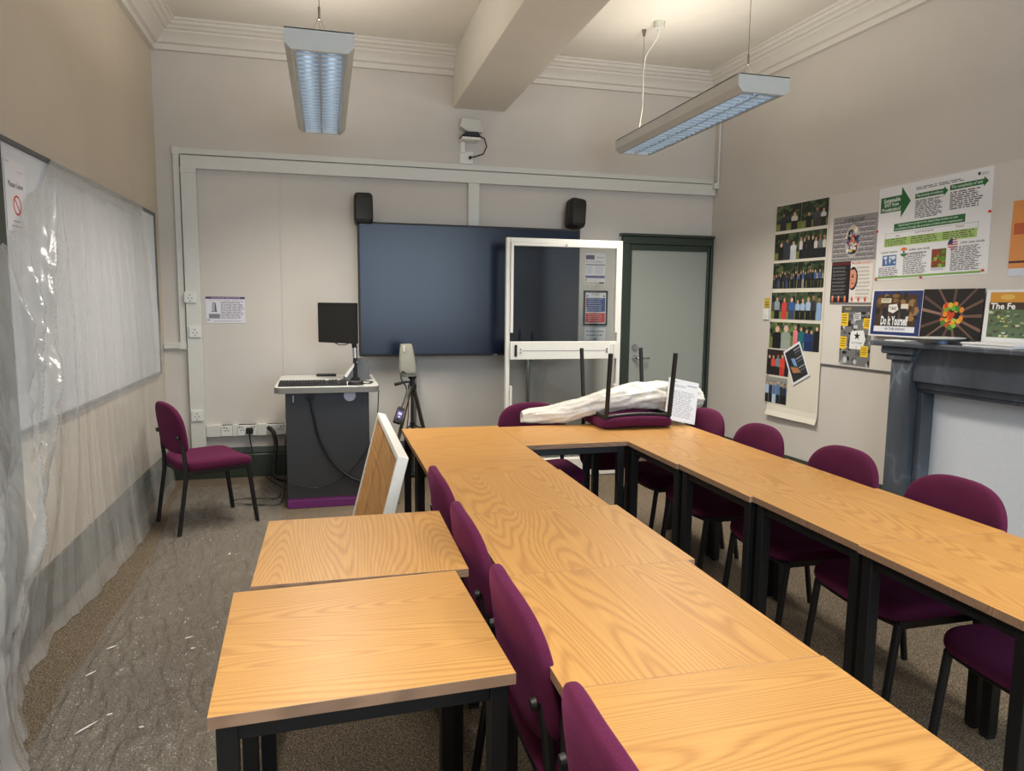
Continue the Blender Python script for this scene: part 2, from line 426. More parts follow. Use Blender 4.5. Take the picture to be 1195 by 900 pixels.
def make_chair(label):
    t = thing('stacking_chair', label, 'chair', group='plum fabric meeting chairs')
    b = MB(); ol = superell(56, .238, .22, .22, 7, 8)
    def ps(u, v, w):
        x = v+.01; crown = -.012*max(0, (x-.12)/.11)**2; w += .016*((u/.23)**2-.5)
        return Vector((x, u, .435+w+crown*(1 if w > 0 else .3)))
    pillow(b, ol, .040, .035, ps, M['fabric'], 12); b.build('seat', t, smooth=60)
    b = MB(); ol = superell(60, .232, .15, .18, 4.2, 2.7)
    def pb(u, v, w):
        z = .665+v; return Vector((back_x(z)+w+.028*(u/.23)**2, u, z))
    pillow(b, ol, .026, .026, pb, M['fabric']); b.build('backrest', t, smooth=60)
    b = MB()
    for s in (-1, 1): b.bar((-.2, s*.212, .398), (.2, s*.212, .398), .018, .03, M['black'])
    b.tube([(.195, q*.21, .391+.014*(q*q-.5)) for q in (-1, -.66, -.33, 0, .33, .66, 1)], .011, M['black'], 8); b.bar((-.195, -.212, .398), (-.195, .212, .398), .018, .03, M['black'])
    b.build('seat_frame', t, bevel=.003)
    for s in (-1, 1):
        b = MB(); b.tube([(.245, s*.214, .004), (.195, s*.210, .402)], .0145, M['black'], 10); b.build('front_leg', t, smooth=50)
        b = MB(); rx = lambda z: back_x(z)+.010
        pts = [(-.262, s*.214, .004), (-.208, s*.212, .36), (-.206, s*.212, .46), (-.212, s*.21, .52), (rx(.58), s*.203, .58), (rx(.64), s*.2, .64)]
        b.tube(pts, .0135, M['black'], 10); lo = b.build('rear_leg', t, smooth=50)
        b = MB(); b.tube([(rx(.635)-.016, s*.2, .635), (rx(.635)-.028, s*.2, .634)], [.016, .013], M['blackplastic'], 14); b.build('bolt_knob', lo, smooth=40)
    return t
HP = pi/2
chairs = [
 (-.795, 5.08, RAD(28), 'plum chair standing alone on the floor sheet by the left wall'),
 (.665, 2.74, 0, 'plum chair half hidden behind the leaning wooden board'),
 (.665, 2.2, 0, 'plum chair wedged between the rear side table and the central row'),
 (.665, 1.6, 0, 'plum chair with black bolt knob beside the nearest side table'),
 (.665, 1.0, 0, 'nearest plum chair, only its back top showing at the photo bottom'),
 (1.30, 4.25, -HP, 'plum chair at the far side behind the left end of the polythene roll'),
 (2.085, 4.02, pi, 'plum chair in the far right corner, back showing right of the paper sheet'),
 (2.075, 3.42, pi, 'plum chair second from the far end of the right row, under the photo display'),
 (2.09, 2.77, pi, 'plum chair on the right row left of the fireplace, back against pale wall'),
 (2.105, 2.17, pi, 'plum chair on the right row with its back in front of the fireplace'),
 (2.115, 1.55, pi, 'nearest plum chair of the right row, seat cut by the photo edge'),
]
c0 = None
for x, y, r, lab in chairs:
    if c0 is None: c0 = make_chair(lab); c0.location = (x, y, 0); c0.rotation_euler = (0, 0, r)
    else: dup(c0, (x, y, 0), r, lab)
up = dup(c0, (1.862, 4.235, 1.206), 0, 'plum chair turned upside down on the far right tables, legs in the air')
up.rotation_euler = (pi, 0, -HP)      # legs up, front towards -y

# ------------------------------------------------------------------ whiteboard, polythene on the left wall
wb = thing('whiteboard', 'large framed whiteboard on the left wall behind the polythene', 'whiteboard', (XL, 4.7, .93))
b = MB(); b.box(XL, XL+.022, 3.37, 6.08, .93, 2.14, M['panelwhite']); b.build('board_panel', wb, True)
b = MB()
for a in ((3.345, 3.372, .915, 2.155), (6.078, 6.1, .915, 2.155)): b.box(XL, XL+.032, a[0], a[1], a[2], a[3], M['midgrey'])
b.box(XL, XL+.032, 3.372, 6.078, .915, .94, M['midgrey']); b.box(XL, XL+.032, 3.372, 6.078, 2.132, 2.155, M['midgrey'])
b.build('frame', wb, True, bevel=.003)

def interp(tab, y):
    for (a, va), (c, vc) in zip(tab, tab[1:]):
        if a <= y <= c:
            q = (y-a)/(c-a); q = q*q*(3-2*q); return va+(vc-va)*q
    return tab[0][1] if y < tab[0][0] else tab[-1][1]
def drape():
    NY, NZ = 300, 150
    ztop = [(2.3, 1.35), (2.9, 1.5), (3.35, 1.74), (3.7, 1.98), (3.92, 2.15), (5.62, 2.15), (5.7, 2.13)]
    xbot = [(2.3, -.93), (2.6, -1.0), (3.0, -1.16), (3.5, -1.19), (3.9, -1.15), (4.8, -1.13), (5.4, -1.17), (6.3, -1.2)]
    bulge = [(2.3, .2), (3.2, .15), (3.7, .07), (4.2, .015), (5.3, .015), (5.9, .04)]
    vs = []; fs = []
    for i in range(NY+1):
        u = i/NY
        for j in range(NZ+1):
            t = j/NZ
            y0 = 2.3+u*(5.68-2.3)
            y = y0 + .42*t*max(0, (u-.62)/.38)**1.5 + .05*sin(6*t)*u
            z = interp(ztop, y0)*(1-t) + .008*t
            x = XL+.045 + (interp(xbot, y)-(XL+.045))*t**2.2 + interp(bulge, y0)*sin(pi*min(1, t*1.05))**1.2*.8
            am = .006+.02*max(0, 1-u*1.6)+.006*t
            f = noise.noise(Vector((y0*9+t*1.2, t*1.4, 3.1)))*am + noise.noise(Vector((y0*26+2*t, t*2.2, 8)))*am*.4
            dg = max(0, 1-(y0-2.6)/1.3)       # diagonal glossy bunching at the near end
            f += dg*(.075*(abs(sin(8*(y0*.8+t*1.05)+2.2*noise.noise(Vector((y0*3, t*3, 1)))))**.6-.6)+.012*noise.noise(Vector((y0*22+t*26, t*5, 6))))*sin(pi*min(1, t*1.15+.02))
            for a_, b_, w_, A_ in ((3.98, 1.9, .028, .05), (3.78, 1.35, .035, .06), (3.55, 1.15, .03, .07), (3.3, .7, .04, .07), (3.95, .35, .02, .022), (4.25, .12, .02, .014)):
                dd = (y0-(a_-b_*t-.03*sin(9*t+a_)))/w_
                if abs(dd) < 3: f += A_*math.exp(-dd*dd)*min(1, t*6)*max(0, 1-t*1.1)*(1+.35*noise.noise(Vector((a_*9, t*30, y0*20))))
            if t > .86:
                q = (t-.86)/.14; f += .014*q*noise.noise(Vector((y0*5, t*16, 5)))
                z += .02*q*(1-q)*abs(noise.noise(Vector((y0*6, 4, 2))))*4
            vs.append((max(x+f*(.25+.75*min(1, t*5)), XL+.036), y, max(z, .008)))
    W = NZ+1
    for i in range(NY):
        for j in range(NZ): fs.append((i*W+j, i*W+j+1, (i+1)*W+j+1, (i+1)*W+j))
    b = MB(); b.add(vs, fs, M['sheet'])
    # taped hem folded over the board's top edge
    hv = []; hf = []
    for i in range(61):
        y = 3.9+i/60*1.72; s_ = .006*noise.noise(Vector((y*7, 0, 0)))
        for (dx, z) in ((.034, 2.157), (.045, 2.15), (.048, 2.10+s_*3), (.043, 2.075+s_*4)): hv.append((XL+dx, y, z+s_))
    for i in range(60):
        for j in range(3): hf.append((i*4+j, i*4+j+1, (i+1)*4+j+1, (i+1)*4+j))
    b.add(hv, hf, M['sheet'])
    return b.build('polythene_drape', smooth=180, fixn=False)
tag(drape(), 'crinkled clear polythene sheet hanging over the whiteboard down to the floor', 'plastic sheet')
def floor_sheet():
    NX, NY = 150, 330; vs = []; fs = []
    for i in range(NX+1):
        for j in range(NY+1):
            u = i/NX; t = j/NY; y = .9+t*5.1
            xl = -1.0+.03*noise.noise(Vector((y*2.5, 0, 4)))-.1*max(0, (y-4.4))**1.0
            xr = -.33+.06*noise.noise(Vector((y*1.5, 9, 4)))
            x = xl+(xr-xl)*u
            n1 = abs(noise.noise(Vector((x*14+y*3, y*3.2, 1)))); n2 = noise.noise(Vector((x*34, y*12, 5)))
            e = min(1, min(u, 1-u)*12)
            z = .004+e*(.016*(1-n1)**9+.012*(1-abs(noise.noise(Vector((x*7-y*5, x*6+y*7, 7)))))**14+.003*max(0, n2))
            vs.append((x, y, z))
    W = NY+1
    for i in range(NX):
        for j in range(NY): fs.append((i*W+j, (i+1)*W+j, (i+1)*W+j+1, i*W+j+1))
    b = MB(); b.add(vs, fs, M['floorsheet']); return b.build('floor_sheet', smooth=180, fixn=False)
fs_ = tag(floor_sheet(), 'wrinkled clear polythene sheet taped over the carpet beside the tables', 'plastic sheet')

FLECKS = ((-.913, 3.24, .02, .7), (-.933, 3.02, .018, .9), (-.835, 2.62, .035, .9), (-.614, 3.26, .016, .4), (-.78, 2.69, .012, .3), (-.58, 3.15, .01, .2), (-.65, 2.58, .008, .1))
for k, (x, y, L, a) in enumerate(FLECKS):
    b = MB(); n = 9
    b.prism([((1+.35*sin(5*q+k))*L*cos(2*pi*q/n)*cos(a)-.0035*sin(2*pi*q/n)*sin(a), (1+.35*sin(5*q+k))*L*cos(2*pi*q/n)*sin(a)+.0035*sin(2*pi*q/n)*cos(a)) for q in range(n)], (0, 0, .0015), M['paper'], (x, y, .0175))
    o = b.build('paint_fleck', fs_, True); o['label'] = 'white paint fleck'

# ------------------------------------------------------------------ canvases (flat printed things)
def text_mesh(s, bold=0):
    cu = bpy.data.curves.new('t', 'FONT'); cu.body = s; cu.offset = bold; cu.resolution_u = 2
    ob = bpy.data.objects.new('t', cu); COL.objects.link(ob); bpy.context.view_layer.update()
    me = bpy.data.meshes.new_from_object(ob.evaluated_get(bpy.context.evaluated_depsgraph_get()))
    vs = [v.co.copy() for v in me.vertices]; fs = [tuple(p.vertices) for p in me.polygons]
    bpy.data.objects.remove(ob); bpy.data.curves.remove(cu); bpy.data.meshes.remove(me)
    return vs, fs
class Canvas:
    """flat print; normalised coordinates, origin top left, v downwards"""
    def __init__(s, w, h, paper=(238, 238, 238), thick=.0015, curl=None):
        s.w, s.h = w, h; s.b = MB(); s.k = 0; s.t = thick; s.curl = curl
        s.b.box(0, w, 0, h, 0, thick, printm(paper))
    def P(s, u, v): return Vector((u*s.w, (1-v)*s.h, s.t+.00025*s.k))
    def poly(s, pts, c):
        pts = [(min(1, max(0, u)), min(1, max(0, v))) for u, v in pts]
        s.k += .06; s.b.add([s.P(*p) for p in pts], [tuple(range(len(pts)))], printm(c))
    def rect(s, u0, v0, u1, v1, c): s.poly([(u0, v1), (u1, v1), (u1, v0), (u0, v0)], c)
    def ell(s, u, v, ru, rv, c, n=14, a0=0):
        s.poly([(u+ru*cos(2*pi*k/n+a0), v-rv*sin(2*pi*k/n+a0)) for k in range(n)], c)
    def text(s, t, u0, v0, u1, v1, c, bold=.01):
        vs, fs = text_mesh(t, bold)
        if not vs: return
        x0 = min(p.x for p in vs); x1 = max(p.x for p in vs); y0 = min(p.y for p in vs); y1 = max(p.y for p in vs); s.k += .06
        s.b.add([s.P(u0+(p.x-x0)/(x1-x0)*(u1-u0), v1-(p.y-y0)/(y1-y0)*(v1-v0)) for p in vs], fs, printm(c))
    def lines(s, u0, v0, u1, v1, n, c, fill=.55, ragged=.15):
        s.k += .06; st = (v1-v0)/n
        for i in range(n):
            u = u0; e = u1-(u1-u0)*rnd.random()*ragged
            while u < e:
                w = min((.012+.05*rnd.random())*(u1-u0)/.25, e-u)
                if w > .002: s.b.add([s.P(u, v0+i*st+st*fill), s.P(u+w, v0+i*st+st*fill), s.P(u+w, v0+i*st), s.P(u, v0+i*st)], [(0, 1, 2, 3)], printm(c))
                u += w+.008*(u1-u0)/.25
    def put(s, name, label, cat, o, U, V, group=None, parent=None):
        U = Vector(U).normalized(); V = Vector(V).normalized(); N = U.cross(V)
        if s.curl: s.b.v = [s.curl(p) for p in s.b.v]
        ob = s.b.build(name, origin=True, fixn=False)
        ob.matrix_world = Matrix(((U.x, V.x, N.x, o[0]), (U.y, V.y, N.y, o[1]), (U.z, V.z, N.z, o[2]), (0, 0, 0, 1)))
        return tag(ob, label, cat, group)
    def put_r(s, name, label, cat, sv, ztop, off=.002, rot=0, group=None, lean=0):
        U = RD*cos(rot)+Vector((0, 0, 1))*sin(rot); V = Vector((0, 0, 1))*cos(rot)-RD*sin(rot)
        if lean: V = (V - RN*lean).normalized()
        o = rw(sv, ztop, off) - V*s.h
        return s.put(name, label, cat, o, U, V, group)
Z = (0, 0, 1)
# ---- right wall: large pinboard panel
b = MB(); b.prism([(1.0, 1.055), (3.9, 1.055), (3.9, 2.33), (1.0, 2.33)], RN*.008, M['noticeboard'], RP, RD, Z)
b.prism([(1.6, 1.045), (3.9, 1.045), (3.9, 1.056), (1.6, 1.056)], RN*.012, M['midgrey'], RP, RD, Z)
tag(b.build('pinboard', bevel=.002), 'large off-white pinboard panel covering the right wall above the fireplace', 'pinboard')
OB = .0095
# ---- tall cream strip with photographs
cv = Canvas(.615, 1.755, (224, 217, 202), .002)
def curlf(p):
    q = max(0, .105-p.y)/.105; return Vector((p.x, p.y, p.z+.022*q*q+.004*sin(p.x*9)*q))
gr = MB(); gm = printm((224, 217, 202)); vs = []; fs = []
for i in range(13):
    for j in range(41): vs.append(curlf(Vector((.615*i/12, 1.755*j/40, .002))))
for i in range(12):
    for j in range(40): fs.append((i*41+j, (i+1)*41+j, (i+1)*41+j+1, i*41+j+1))
cv.b = MB(); cv.b.add(vs, fs, gm)
cv.put_r('backing_card', 'tall cream card strip on the right wall carrying rows of photographs', 'card', .985, 2.322, OB)
def photo(w, h, people, bg=(34, 46, 28), grass=(120, 128, 56), gl=.72, seed=0, foliage=True, hs=1.0):
    c = Canvas(w, h, bg, .001); r = random.Random(seed)
    if foliage:
        for k in range(34):
            g = r.choice([(48, 66, 36), (26, 34, 22), (70, 86, 50), (86, 98, 66), (20, 24, 18)])
            c.ell(r.random(), r.random()*.55, .05+.07*r.random(), .04+.07*r.random(), g, 7, r.random())
    if grass: c.rect(0, gl, 1, 1, grass)
    for (x, top, wd, col, leg, skin, hair) in people:
        hh = .085*hs
        c.poly([(x-wd, 1), (x+wd, 1), (x+wd*.95, .62), (x-wd*.95, .62)], leg)
        c.poly([(x-wd*.9, .66), (x+wd*.9, .66), (x+wd*1.05, top+hh*3.0), (x+wd*.85, top+hh*2.2), (x+wd*.25, top+hh*1.8), (x-wd*.25, top+hh*1.8), (x-wd*.85, top+hh*2.2), (x-wd*1.05, top+hh*3.0)], col)
        c.ell(x, top+hh*.85, wd*.52, hh*1.02, hair, 10); c.ell(x, top+hh*1.1, wd*.42, hh*.85, skin, 10)
    return c
SK = [(206, 160, 132), (150, 106, 80), (222, 184, 158)]; HR = [(40, 28, 20), (24, 20, 18), (120, 88, 56), (170, 140, 100)]
def crowd(n, cols, seed, top=.3, jit=.06, w=None, leg=(26, 26, 30)):
    r = random.Random(seed); out = []
    for k in range(n):
        wd = (w or .42/n); out.append(((k+.5)/n+(r.random()-.5)*.03, top+(r.random()-.5)*jit*2, wd*1.1, r.choice(cols), leg if r.random() < .7 else r.choice(cols), r.choice(SK), r.choice(HR)))
    return out
dk = [(30, 32, 40), (44, 48, 58), (22, 22, 26)]
G = 'group photographs on the cream card strip'
PH = [
 (0, 0, photo(.3, .205, [(.3, .3, .13, (40, 44, 58), (32, 34, 46), SK[1], HR[1]), (.75, .3, .13, (214, 202, 192), (24, 22, 24), SK[0], HR[0])], seed=1), 'top left photograph, suited person facing a person in a white blouse'),
 (1, 0, photo(.3, .205, [(.3, .4, .11, (24, 24, 28), (20, 20, 24), SK[0], HR[1]), (.6, .26, .14, (66, 70, 74), (60, 56, 54), SK[1], HR[1]), (.84, .33, .1, (206, 206, 210), (34, 32, 36), SK[0], HR[0])], seed=2), 'top right photograph, three people standing on grass before dark trees'),
 (0, 1, photo(.3, .215, [(.28, .34, .12, (24, 22, 24), (30, 28, 30), SK[2], HR[2]), (.52, .2, .14, (54, 58, 68), (52, 54, 62), SK[1], HR[1]), (.78, .3, .12, (212, 214, 222), (198, 200, 208), SK[0], HR[0])], seed=3), 'second row left photograph, tall suited person between two people'),
 (1, 1, photo(.3, .215, crowd(7, dk+[(206, 200, 196), (110, 112, 114)], 4, .22), grass=None, seed=4), 'second row right photograph, close line of people in dark clothes'),
 (0, 2, photo(.3, .21, crowd(11, dk+[(50, 66, 110), (120, 110, 104)], 5, .38, .08), seed=5, hs=.8), 'third row left photograph, large crowd posed on a lawn'),
 (1, 2, photo(.3, .21, crowd(11, dk+[(60, 92, 150), (150, 140, 132)], 6, .36, .1), seed=6, hs=.8), 'third row right photograph, large crowd with one person in blue'),
 (0, 3, photo(.3, .22, [(.25, .16, .11, (150, 158, 170), (28, 26, 30), SK[0], HR[1]), (.56, .2, .1, (214, 66, 70), (206, 60, 66), SK[0], HR[2]), (.86, .2, .12, (56, 96, 160), (60, 70, 96), SK[2], HR[3])], bg=(74, 84, 66), seed=7), 'fourth row left photograph, person in a long red dress'),
 (1, 3, photo(.3, .22, crowd(5, [(140, 170, 206), (164, 186, 214), (58, 54, 60), (24, 22, 26)], 8, .2), bg=(60, 74, 52), seed=8), 'fourth row right photograph, group in pale blue shirts and dark dresses'),
 (0, 4, photo(.3, .22, [(.34, .14, .2, (22, 22, 24), (22, 22, 24), SK[2], HR[3]), (.7, .12, .2, (150, 162, 152), (158, 166, 158), SK[2], (190, 180, 170))], bg=(110, 130, 70), seed=9, hs=1.5), 'fifth row left photograph, close-up of two people side by side'),
 (1, 4, photo(.3, .22, [(.07, .1, .1, (232, 128, 140), (226, 120, 134), SK[0], HR[3]), (.3, .14, .1, (24, 110, 120), (22, 96, 110), SK[0], HR[2]), (.52, .2, .1, (26, 60, 120), (24, 50, 100), SK[0], HR[0]), (.7, .22, .1, (40, 56, 96), (34, 44, 80), SK[0], HR[1]), (.9, .1, .11, (26, 26, 30), (24, 24, 28), SK[2], HR[2])], bg=(70, 92, 52), grass=(150, 170, 90), seed=10), 'fifth row right photograph, people in teal, blue and pink clothes'),
 (0, 5, photo(.28, .215, [(.12, .2, .13, (30, 28, 30), (28, 26, 28), SK[0], HR[1]), (.3, .2, .1, (222, 76, 56), (30, 28, 30), SK[0], HR[0]), (.52, .16, .12, (120, 130, 146), (30, 30, 34), SK[1], HR[0]), (.72, .16, .12, (224, 70, 54), (200, 60, 50), SK[0], HR[2]), (.92, .14, .1, (40, 36, 38), (34, 30, 32), SK[2], HR[3])], bg=(46, 34, 30), grass=None, foliage=False, seed=11), 'sixth row photograph, people in red and black tops'),
 (0, 6, photo(.28, .22, crowd(6, [(46, 50, 60), (90, 124, 168), (180, 204, 226), (34, 50, 84)], 12, .14, .05), bg=(150, 150, 146), grass=None, foliage=False, seed=12), 'bottom photograph on the strip, line of people in blue shirts and suits'),
]
rows = [2.318, 2.088, 1.85, 1.607, 1.36, 1.127, .895]
for cx, ry, c, lab in PH:
    sh = -.004*ry - (0.012 if ry > 4 else 0)
    c.put_r('photograph', lab, 'photograph', .988+cx*.304+sh, rows[ry], OB+.003, group=G)
c = Canvas(.215, .3, (232, 234, 240), .001)
c.rect(.07, .06, .93, .94, (40, 42, 46))
for k in range(9): c.rect(.55+.02*(k % 3), .12+k*.085, .92, .16+k*.085, [(150, 152, 160), (96, 98, 106), (60, 62, 70)][k % 3])
c.poly([(.15, .5), (.5, .62), (.62, .8), (.2, .7)], (176, 122, 84)); c.poly([(.3, .3), (.5, .35), (.52, .6), (.35, .52)], (120, 160, 214))
c.put_r('photograph', 'loose photograph of a tunnel-like interior pinned at a tilt over the strip', 'photograph', 1.17, 1.115, OB+.009, rot=RAD(28))
# small switch left of the strip
t = thing('light_switch', 'small white switch with a yellow label on the right wall left of the photographs', 'switch', tuple(rw(.9, 1.37)))
b = MB(); b.prism([(.862, 1.375), (.94, 1.375), (.94, 1.465), (.862, 1.465)], RN*.012, M['white'], RP, RD, Z); b.build('switch_plate', t, True, bevel=.003)
b = MB(); b.prism([(.888, 1.405), (.914, 1.405), (.914, 1.437), (.888, 1.437)], RN*.017, M['white'], RP, RD, Z); b.build('rocker', t, True, bevel=.002)
b = MB(); b.prism([(.868, 1.475), (.936, 1.475), (.936, 1.562), (.868, 1.562)], RN*.002, printm((206, 178, 60)), RP, RD, Z)
for k in range(3): b.prism([(.876, 1.485+.018*k), (.928, 1.485+.018*k), (.928, 1.491+.018*k), (.876, 1.491+.018*k)], RN*.0024, printm((70, 62, 40)), RP, RD, Z)
b.build('yellow_label', t, True)

# ---- grey collage poster
c = Canvas(.425, .325, (150, 146, 146), .001)
for k in range(24): c.lines(.03, .12+k*.036, .97, .145+k*.036, 1, [(98, 92, 92), (190, 188, 190), (120, 114, 116)][k % 3], .8, .05)
c.text("14 YEARS A 'SLAVE'", .27, .05, .72, .125, (28, 24, 26), .02); c.text('(told by her)', .42, .15, .6, .19, (40, 36, 36))
c.ell(.47, .56, .165, .36, (188, 180, 176), 24)
r = random.Random(5)
for k in range(60):
    a = r.random()*6.28; q = r.random()**.5*.9
    c.ell(.47+.155*q*cos(a), .56+.34*q*sin(a), .02+.025*r.random(), .025+.035*r.random(), r.choice([(140, 40, 34), (30, 30, 46), (226, 220, 214), (60, 80, 130), (190, 96, 60), (28, 22, 22), (206, 190, 90)]), 6, r.random())
c.ell(.40, .5, .035, .05, (30, 26, 30)); c.ell(.545, .5, .035, .05, (30, 26, 30))
c.put_r('collage_poster', 'grey poster with a face-shaped collage of coloured scraps', 'poster', 1.653, 2.153, OB)
# ---- half face poster
c = Canvas(.405, .315, (228, 222, 214), .001)
c.rect(0, 0, .47, .95, (24, 22, 24)); c.rect(0, .02, .47, .08, (96, 34, 36)); c.rect(0, .95, 1, 1, (120, 112, 110))
for k in range(9):
    c.lines(.03, .12+k*.085, .38, .175+k*.085, 2, (120, 120, 122), .55); c.lines(.62, .14+k*.085, .95, .19+k*.085, 2, (150, 146, 144), .5)
c.text('MODERN SOCIETY', .5, .02, .98, .075, (190, 60, 54), .02)
c.ell(.54, .4, .115, .27, (30, 20, 20), 20); c.poly([(.47, .2), (.58, .2), (.62, .3), (.62, .45), (.58, .58), (.52, .63), (.47, .6)], (214, 146, 122))
c.ell(.53, .36, .028, .022, (40, 24, 22)); c.ell(.54, .51, .03, .02, (170, 70, 70)); c.poly([(.49, .4), (.515, .46), (.48, .46)], (184, 112, 92)); c.rect(.5, .31, .57, .325, (50, 30, 26))
for k in range(6): c.ell(.06+k*.155+(.02 if k > 2 else 0), .87, .025, .07, (220, 110, 76) if k < 3 else (196, 72, 62), 10); c.ell(.06+k*.155+(.02 if k > 2 else 0), .82, .015, .03, (240, 190, 160), 8)
c.put_r('half_face_poster', 'poster split black and white with half a face in the middle', 'poster', 1.662, 1.826, OB)
# ---- black and white protest poster with yellow notes
c = Canvas(.295, .435, (120, 120, 120), .001); r = random.Random(9)
for k in range(70): c.ell(r.random(), r.random(), .03+.08*r.random(), .02+.05*r.random(), r.choice([(40, 40, 42), (200, 200, 200), (90, 90, 92), (20, 20, 22), (160, 160, 162)]), r.choice([4, 5, 7]), r.random()*3)
c.rect(.0, .0, 1, .1, (86, 86, 88)); c.text('RIOT', .13, .03, .32, .075, (206, 190, 90), .02)
c.poly([(.4, .14), (.62, .1), (.66, .22), (.43, .26)], (214, 214, 214)); c.lines(.44, .14, .6, .23, 3, (50, 50, 52), .5)
c.poly([(.38, .42), (.76, .4), (.84, .55), (.74, .72), (.32, .72), (.34, .5)], (236, 236, 236))
sx, sy = .56, .5
c.poly([(sx+(.11 if k % 2 == 0 else .045)*sin(k*pi/5), sy-(.075 if k % 2 == 0 else .03)*cos(k*pi/5)) for k in range(10)][::-1], (22, 22, 24))
c.text('DO IT YOURSELF', .4, .6, .74, .63, (60, 60, 62), .01); c.rect(.55, .66, .56, .86, (60, 60, 60))
for (u, v, w_, h_) in ((.0, .12, .24, .22), (.74, .2, .22, .17), (.0, .52, .22, .21), (.7, .66, .24, .18)):
    c.rect(u, v, u+w_, v+h_, (240, 200, 50)); c.lines(u+.03, v+.03, u+w_-.03, v+h_-.02, 4, (90, 76, 30), .4)
c.put_r('protest_poster', 'black and white protest poster with a black star and yellow notes', 'poster', 1.792, 1.502, OB)
# ---- big green and white research poster
c = Canvas(.845, .625, (236, 236, 238), .001)
DG = (34, 104, 52); LG = (170, 200, 120); TX = (104, 100, 104)
c.poly([(.02, .105), (.225, .105), (.225, .02), (.315, .185), (.225, .345), (.225, .27), (.02, .27)][::-1], DG)
c.text('Sustainable', .05, .12, .215, .165, (240, 244, 240), .02); c.text('EXIT from', .06, .172, .2, .21, (240, 244, 240), .02); c.text('Prostitution?', .035, .22, .22, .26, (240, 244, 240), .02)
c.lines(.36, .06, .78, .095, 2, TX, .5); c.ell(.89, .05, .012, .016, (60, 60, 60)); c.lines(.91, .045, .965, .075, 2, (130, 130, 130), .4)
def arrow(u0, u1, v, t):
    c.poly([(u0, v), (u1-.035, v), (u1-.035, v-.022), (u1, v+.026), (u1-.035, v+.074), (u1-.035, v+.052), (u0, v+.052)][::-1], DG); c.text(t, u0+.01, v+.008, u1-.045, v+.046, (214, 232, 216), .015)
arrow(.355, .645, .125, 'The poverty of evidence'); arrow(.66, .965, .105, 'The complexity of exit')
c.lines(.36, .195, .61, .385, 11, TX, .6, .2); c.lines(.665, .175, .945, .355, 9, TX, .6, .25)
c.rect(.08, .5, .905, .502, (60, 60, 60)); c.rect(.08, .5, .082, .57, (60, 60, 60)); c.rect(.903, .5, .905, .57, (60, 60, 60))
c.rect(.165, .405, .80, .485, DG); c.text('Exploring how projects are supporting women to exit', .21, .414, .74, .442, (214, 232, 216), .015); c.text('prostitution through the provision of alternative employment', .18, .449, .78, .478, (214, 232, 216), .015)
c.text('Exit', .19, .525, .225, .545, TX, .01); c.text('Social Enterprise', .37, .51, .54, .535, TX, .01); c.text('Fraud', .73, .51, .79, .53, TX, .01)
c.rect(.075, .555, .90, .645, LG)
for u0, u1 in ((.085, .3), (.335, .58), (.62, .89)): c.lines(u0, .562, u1, .64, 4, (84, 96, 50), .5)
c.text('A global snapshot', .045, .69, .215, .718, (50, 84, 60), .015); c.text('Indian case study', .325, .685, .515, .715, (50, 84, 60), .015); c.text('USA case study', .775, .67, .965, .7, (50, 84, 60), .015)
c.ell(.275, .715, .036, .05, (240, 240, 240), 24)
for v0, v1, cc in ((.665, .7, (228, 128, 56)), (.73, .765, (30, 112, 52))):
    pts = []
    for k in range(13):
        a = pi*k/12; v = .715+(-.05 if cc[0] > 100 else .05)*sin(a); pts.append((.275+.036*cos(a), max(v, .6)))
    sh = -.015 if cc[0] > 100 else .015
    c.poly([(x, v if abs(v-.715) > .016 else .715+sh) for x, v in pts] if cc[0] < 100 else [(x, v if abs(v-.715) > .016 else .715+sh) for x, v in pts][::-1], cc)
c.ell(.275, .715, .01, .014, (40, 60, 130), 12)
c.ell(.71, .685, .042, .058, (232, 228, 226), 24)
for k in range(5): v = .64+k*.023; hw = .042*math.sqrt(max(.0, 1-((v+.005-.685)/.058)**2)); c.rect(.71-hw, v, .71+hw, v+.011, (178, 44, 52))
c.poly([(.71, .685), (.668, .685), (.673, .66), (.69, .635), (.71, .628)], (44, 56, 110))
c.rect(.065, .735, .205, .85, (74, 108, 160))
for pts in ([(.075, .75), (.11, .745), (.115, .765), (.1, .785), (.08, .77)], [(.095, .79), (.112, .795), (.107, .835), (.098, .83)], [(.13, .75), (.15, .745), (.15, .77), (.135, .775)], [(.13, .78), (.152, .778), (.15, .8), (.142, .83), (.135, .805)], [(.152, .748), (.198, .748), (.195, .775), (.175, .79), (.155, .775)], [(.178, .81), (.196, .808), (.194, .83), (.18, .828)]): c.poly(pts[::-1], (214, 222, 232))
c.lines(.03, .865, .235, .975, 7, TX, .5, .2); c.lines(.275, .735, .5, .96, 14, TX, .5, .25); c.lines(.34, .73, .5, .755, 1, TX, .5)
c.rect(.535, .72, .66, .905, (120, 76, 40)); r = random.Random(3)
for k in range(24): c.ell(.545+.105*r.random(), .735+.155*r.random(), .018, .022, r.choice([(126, 160, 50), (90, 140, 40), (160, 172, 70), (150, 60, 40), (110, 80, 40)]), 7)
c.lines(.535, .915, .66, .94, 2, (120, 140, 190), .4); c.lines(.7, .715, .96, .955, 16, TX, .5, .25)
c.rect(0.0, .965, .95, .985, (126, 172, 84))
po = c.put_r('research_poster', 'large white and green poster with arrows, flags and a small world map', 'poster', 2.078, 2.305, OB, rot=RAD(1.2))
for k, (u, v) in enumerate(((.01, .99), (-.003, .46), (.45, .995), (.965, .965), (.99, .42))):
    b = MB(); b.tube([(u*.845, (1-v)*.625, .001), (u*.845, (1-v)*.625, .008)], .008, M['orangepin'], 12); p = b.build('push_pin', po, origin=True, smooth=40); p['label'] = 'red push pin'
